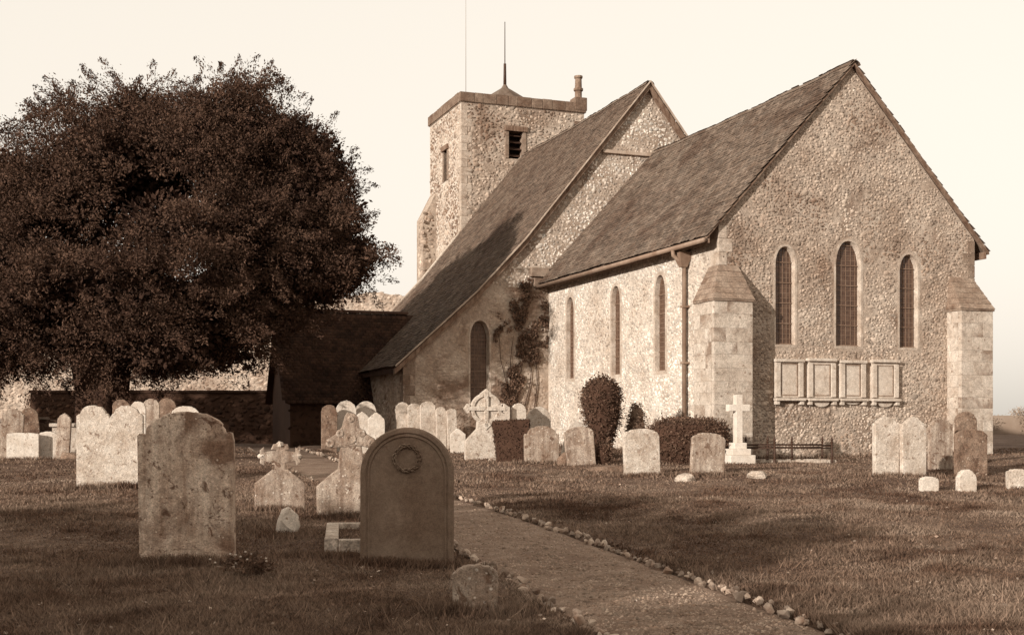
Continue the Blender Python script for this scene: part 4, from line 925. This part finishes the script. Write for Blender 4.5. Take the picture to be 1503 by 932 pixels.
# iron railing
X, Y, z = G(1137, 678); RLx, RLy = X, Y
rl = tag(empty('grave_railing', (X, Y, z), R(8)), 'low black iron railing round a grave right of the white cross', 'railing')
Wd, Dp = 1.24, .75
tubes = []
for (x, y) in ((0, 0), (Wd, 0), (0.12, Dp), (.66, Dp), (Wd + .1, Dp), (-.62, 0), (-.5, Dp)):
    p = tube('post', [(x, y, -.1), (x, y, .40)], .024, 'iron', rl, 8)
    lathe('finial', [(.026, .40), (.036, .42), (.016, .44), (.030, .465), (.024, .49), (.003, .54)], 'iron', p, (x, y, 0), 8)
    lathe('foot', [(.035, 0), (.03, .05), (.017, .08)], 'iron', p, (x, y, 0), 8)
for zz in (.30, .36):
    tube('rail', [(-.62, 0, zz), (Wd, 0, zz - .005)], .012, 'iron', rl, 6); tube('rail', [(-.5, Dp, zz), (Wd + .1, Dp, zz)], .012, 'iron', rl, 6)
tube('rail', [(Wd, 0, .33), (Wd + .1, Dp, .33)], .012, 'iron', rl, 6)
kb2 = tag(empty('grave_kerb', (X, Y, z), R(8)), 'thin pale kerb under the iron railing', 'grave kerb')
for a, b_ in (((-.75, .04, -.08), (Wd + .12, .12, .045)), ((-.75, Dp + .05, -.08), (Wd + .2, Dp + .13, .045)), ((Wd + .04, .125, -.08), (Wd + .12, Dp + .045, .045))): boxes('kerb_stone', [(a, b_)], 'kerb', kb2, .01)
rock(1006, 705, (.19, .13, .12), 'kerb', 'low rounded boulder in front of the hedge, left of the grey leaning headstone')
rock(1111, 705, (.19, .13, .10), 'kerb', 'low flat boulder in the grass before the iron railing')
# right-hand group
gs(1300, 700, 38, 612, 'shoulder', 'grave_pale', 'pale streaked headstone before the gable, leftmost of three side by side', rz=14)
gs(1340, 700, 39, 612, 'ogee', 'grave_pale', 'pale streaked headstone before the gable, middle of three side by side', rz=14)
gs(1380, 697, 36, 615, 'shoulder', 'grave_grey', 'greyer headstone before the gable, rightmost of three side by side', Y=23.0, rz=14)
gs(1417, 690, 33, 604, 'round', 'grave_brown', 'tall dark round-topped headstone by the north buttress', Y=23.8, rz=10)
gs(1425, 702, 50, 630, 'segment', 'grave_brown', 'broad dark headstone with curved top before the north buttress', Y=21.6, rz=10)
gs(1363, 720, 27, 699, 'segment', 'grave_white', 'low white footstone in the grass at the right, the shorter of two', rz=10, name='footstone')
gs(1418, 719, 28, 689, 'round', 'grave_white', 'white round-topped footstone in the grass at the right, the taller of two', rz=10, name='footstone')
gs(1492, 716, 30, 688, 'segment', 'grave_pale', 'pale low headstone at the right edge of the churchyard', rz=8, name='footstone')
# left-hand group
def chest(px, py, w, d, h_, m, label, rz=10, tilt=0, Y=None):
    X, Yy, z = G(px, py, Y); t = tag(empty('chest_tomb', (X, Yy, z), R(rz)), label, 'tomb'); t.rotation_euler[1] = R(tilt)
    boxes('chest', [((-w / 2, 0, -.2), (w / 2, d, h_))], m, t, .015); boxes('lid', [((-w / 2 - .06, -.06, h_ + .003), (w / 2 + .06, d + .06, h_ + .09))], m, t, .02); boxes('plinth', [((-w / 2 - .05, -.05, -.2), (w / 2 + .05, d + .05, .08))], m, t, .02)
gs(34, 670, 46, 635, 'flat', 'grave_white', 'low broad white headstone at the far left below the yew', rz=10)
gs(71, 669, 27, 633, 'segment', 'grave_white', 'low white headstone with curved top, second from the left edge', rz=10)
chest(96, 655, .62, 1.1, .62, 'grave_pale', 'pale chest tomb between the low white headstones and the double headstone', Y=29.5)
chest(20, 640, 1.2, 1.6, .75, 'grave_grey', 'grey chest tomb at the far left under the yew', Y=33.0, tilt=-3)
chest(72, 640, .8, 1.3, .72, 'grave_brown', 'dark tilted chest tomb under the yew', Y=33.5, tilt=4, rz=18)
for px_, wd, yt, kd, m_, Y_, lb in ((178, 26, 586, 'round', 'grave_brown', 26.0, 'dark round-topped headstone peeping over the double headstone'), (203, 22, 589, 'round', 'grave_white', 24.5, 'white round-topped headstone peeping just right of the double headstone'), (222, 24, 585, 'round', 'grave_grey', 27.5, 'grey round-topped headstone behind the weathered headstone, left of three'), (245, 26, 584, 'round', 'grave_brown', 28.5, 'brown round-topped headstone behind the weathered headstone, middle of three'), (272, 48, 596, 'shoulder', 'grave_white', 25.0, 'broad white headstone showing just above the weathered headstone')):
    gs(px_, 0, wd, yt, kd, m_, lb, Y=Y_, rz=10)
gs(50, 0, 24, 598, 'round', 'grave_brown', 'dark leaning round-topped headstone behind the low white headstones at far left', Y=28.5, rz=14, lean=-6)
gs(14, 0, 30, 600, 'shoulder', 'grave_grey', 'grey shouldered headstone leaning at the left edge under the yew', Y=27.5, rz=16, lean=5)
gs(92, 0, 20, 606, 'point', 'grave_grey', 'small pointed grey headstone between the left chest tombs', Y=27.0, rz=6, lean=3)
rock(100, 672, (.28, .2, .14), 'grave_brown', 'low mossy lump of stone left of the double headstone', n=22)
# mossy tussock and flowering plant by the big stone
fl = tag(empty('daisy_plant', G(362, 852)), 'small plant with white flowers at the right foot of the weathered headstone', 'plant')
c = [((random.uniform(-.16, .16), random.uniform(-.12, .12), random.uniform(.02, .16)), .07) for _ in range(16)]
crown('foliage', fl, 'bush', c, 9000, .045, .35)
pt = np.array([(random.gauss(0, .11), random.gauss(-.04, .08), random.uniform(.08, .24)) for _ in range(16)])
for p in pt:
    V = [(p[0], p[1] - .004, p[2])] + [(p[0] + .011 * math.cos(a) * (1 if j % 2 else .6), p[1] + .004 * math.sin(a * 3), p[2] + .010 * math.sin(a) * (1 if j % 2 else .6)) for j, a in enumerate(np.linspace(0, 2 * math.pi, 13)[:-1])]
    ob('flower', V, [(0, k + 1, (k + 1) % 12 + 1) for k in range(12)], 'petal', fl)

# ------------------------------------------------------------------ grass
def grass(n, ya, yb, hmin, hmax):
    inv = rng.uniform(1 / yb, 1 / ya, n); y = 1 / inv; x = y * rng.uniform(-.52, .54, n)
    q = ~in_path(x, y, .03); x, y = x[q], y[q]; n = len(x)
    tuft = .6 + .8 * (sn(x * 2.3, y * 2.1) * .5 + .5) * (sn(x * .9 + 5, y * .8) * .5 + .5) * 2
    e = np.minimum(np.abs(x - path_r(y)), np.abs(x - path_r(y) + PW)); tuft = tuft * (1 + .8 * np.exp(-(e / .12) ** 2))
    hh = rng.uniform(hmin, hmax, n) * tuft; a = rng.uniform(0, 2 * np.pi, n); wd = .0022 + .00055 * y; ln = rng.normal(0, .55, (n, 2)) * hh[:, None]
    z = gz(x, y) - .005
    P0 = np.stack([x - np.cos(a) * wd, y - np.sin(a) * wd, z], -1); P1 = np.stack([x + np.cos(a) * wd, y + np.sin(a) * wd, z], -1)
    P2 = np.stack([x + ln[:, 0], y + ln[:, 1], z + hh], -1)
    return np.stack([P0, P1, P2], 1).reshape(-1, 3)
GV = np.concatenate([grass(420000, 5.8, 16, .014, .036), grass(150000, 14, 34, .02, .045)])
# tussocks at stone feet
T = []
for (px, py, w, n, hh) in ((276, 826, .55, 2600, .10), (598, 826, .5, 2200, .08), (655, 895, .16, 900, .10), (745, 893, .12, 500, .09), (698, 897, .3, 900, .05), (411, 753, .4, 900, .1), (505, 757, .5, 900, .1), (162, 718, .65, 1500, .12), (424, 786, .2, 700, .07), (943, 698, .5, 700, .09), (1037, 700, .5, 700, .09), (1320, 701, .9, 900, .1), (1425, 703, .6, 500, .1), (795, 683, .5, 500, .1), (500, 812, .5, 1200, .07), (34, 672, .7, 400, .1)):
    X, Y, z = G(px, py); x = X + rng.normal(0, w * .55, n); y = Y - .08 + rng.normal(0, .09, n); q = ~in_path(x, y, .05); x = x[q]; y = y[q]; n = len(x); a = rng.uniform(0, 6.3, n); wd = .003 + .0004 * Y; zz = gz(x, y) - .005; h_ = rng.uniform(.4, 1.2, n) * hh; ln = rng.normal(0, .4, (n, 2)) * h_[:, None]
    T.append(np.stack([np.stack([x - np.cos(a) * wd, y - np.sin(a) * wd, zz], -1), np.stack([x + np.cos(a) * wd, y + np.sin(a) * wd, zz], -1), np.stack([x + ln[:, 0], y + ln[:, 1], zz + h_], -1)], 1).reshape(-1, 3))
for (x0, y0, x1, y1, n, hh) in ((.3, 26.3, 4.2, 26.2, 900, .12), (5.3, 26.9, 10.6, 28.6, 1500, .13), (4.3, 27.0, 1.3, 35.5, 1500, .16)):
    t = rng.random(n); x = x0 + (x1 - x0) * t + rng.normal(0, .06, n); y = y0 + (y1 - y0) * t - .15 + rng.normal(0, .08, n); a = rng.uniform(0, 6.3, n); wd = np.full(n, .012); zz = gz(x, y) - .005; h_ = rng.uniform(.3, 1.2, n) * hh; ln = rng.normal(0, .4, (n, 2)) * h_[:, None]
    T.append(np.stack([np.stack([x - np.cos(a) * wd, y - np.sin(a) * wd, zz], -1), np.stack([x + np.cos(a) * wd, y + np.sin(a) * wd, zz], -1), np.stack([x + ln[:, 0], y + ln[:, 1], zz + h_], -1)], 1).reshape(-1, 3))
for _ in range(650):
    yq = 1 / rng.uniform(1 / 22, 1 / 6.2); xq = yq * rng.uniform(-.5, .5); n = 34
    x = xq + rng.normal(0, .05, n); y = yq + rng.normal(0, .05, n); q = ~in_path(x, y, .04); x = x[q]; y = y[q]; n = len(x)
    if n < 5: continue
    hq = rng.uniform(.05, .11); a = rng.uniform(0, 6.3, n); wd = .0024 + .0004 * yq; zz = gz(x, y) - .005; h_ = rng.uniform(.4, 1.2, n) * hq; ln = rng.normal(0, .6, (n, 2)) * h_[:, None]
    T.append(np.stack([np.stack([x - np.cos(a) * wd, y - np.sin(a) * wd, zz], -1), np.stack([x + np.cos(a) * wd, y + np.sin(a) * wd, zz], -1), np.stack([x + ln[:, 0], y + ln[:, 1], zz + h_], -1)], 1).reshape(-1, 3))
GV = np.concatenate([GV] + T)
n = 16000; y = 1 / rng.uniform(1 / 20, 1 / 5.8, n); c = rng.random(n); x = path_r(y) - PW * (.03 + .94 * c); z = gbase(x, y) - .05 + .02 * np.sin(np.pi * c) + .006 * sn(x * 4, y * 3)
OC = np.array([[1, 0, 0], [0, 1, 0], [-1, 0, 0], [0, -1, 0], [0, 0, .8], [0, 0, -.8]]); OFc = np.array([[0, 1, 4], [1, 2, 4], [2, 3, 4], [3, 0, 4], [1, 0, 5], [2, 1, 5], [3, 2, 5], [0, 3, 5]])
PV = OC[None] * rng.uniform(.6, 1.3, (n, 6, 1)) * (rng.gamma(3, .0022, n) + .003)[:, None, None] + np.stack([x, y, z], -1)[:, None]
tag(npmesh('gravel', PV.reshape(-1, 3), (OFc[None] + (np.arange(n) * 6)[:, None, None]).reshape(-1, 3), 'gravel_grit', path), kind='stuff')
tag(npmesh('grass', GV, np.arange(len(GV)).reshape(-1, 3), 'grass'), 'short rough churchyard turf on both sides of the path', 'grass', kind='stuff')

n = 700; y = 1 / rng.uniform(1 / 24, 1 / 6, n); x = y * rng.uniform(-.5, .5, n); V, Fq = leaves(np.stack([x, y, gz(x, y) + .02], -1), rng.normal(0, 1, (n, 3)) * np.array([1, 1, .25]), .035, .6)
tag(npmesh('fallen_leaves', V, Fq, 'edging'), 'small pale fallen leaves scattered over the turf', 'leaves', kind='stuff')
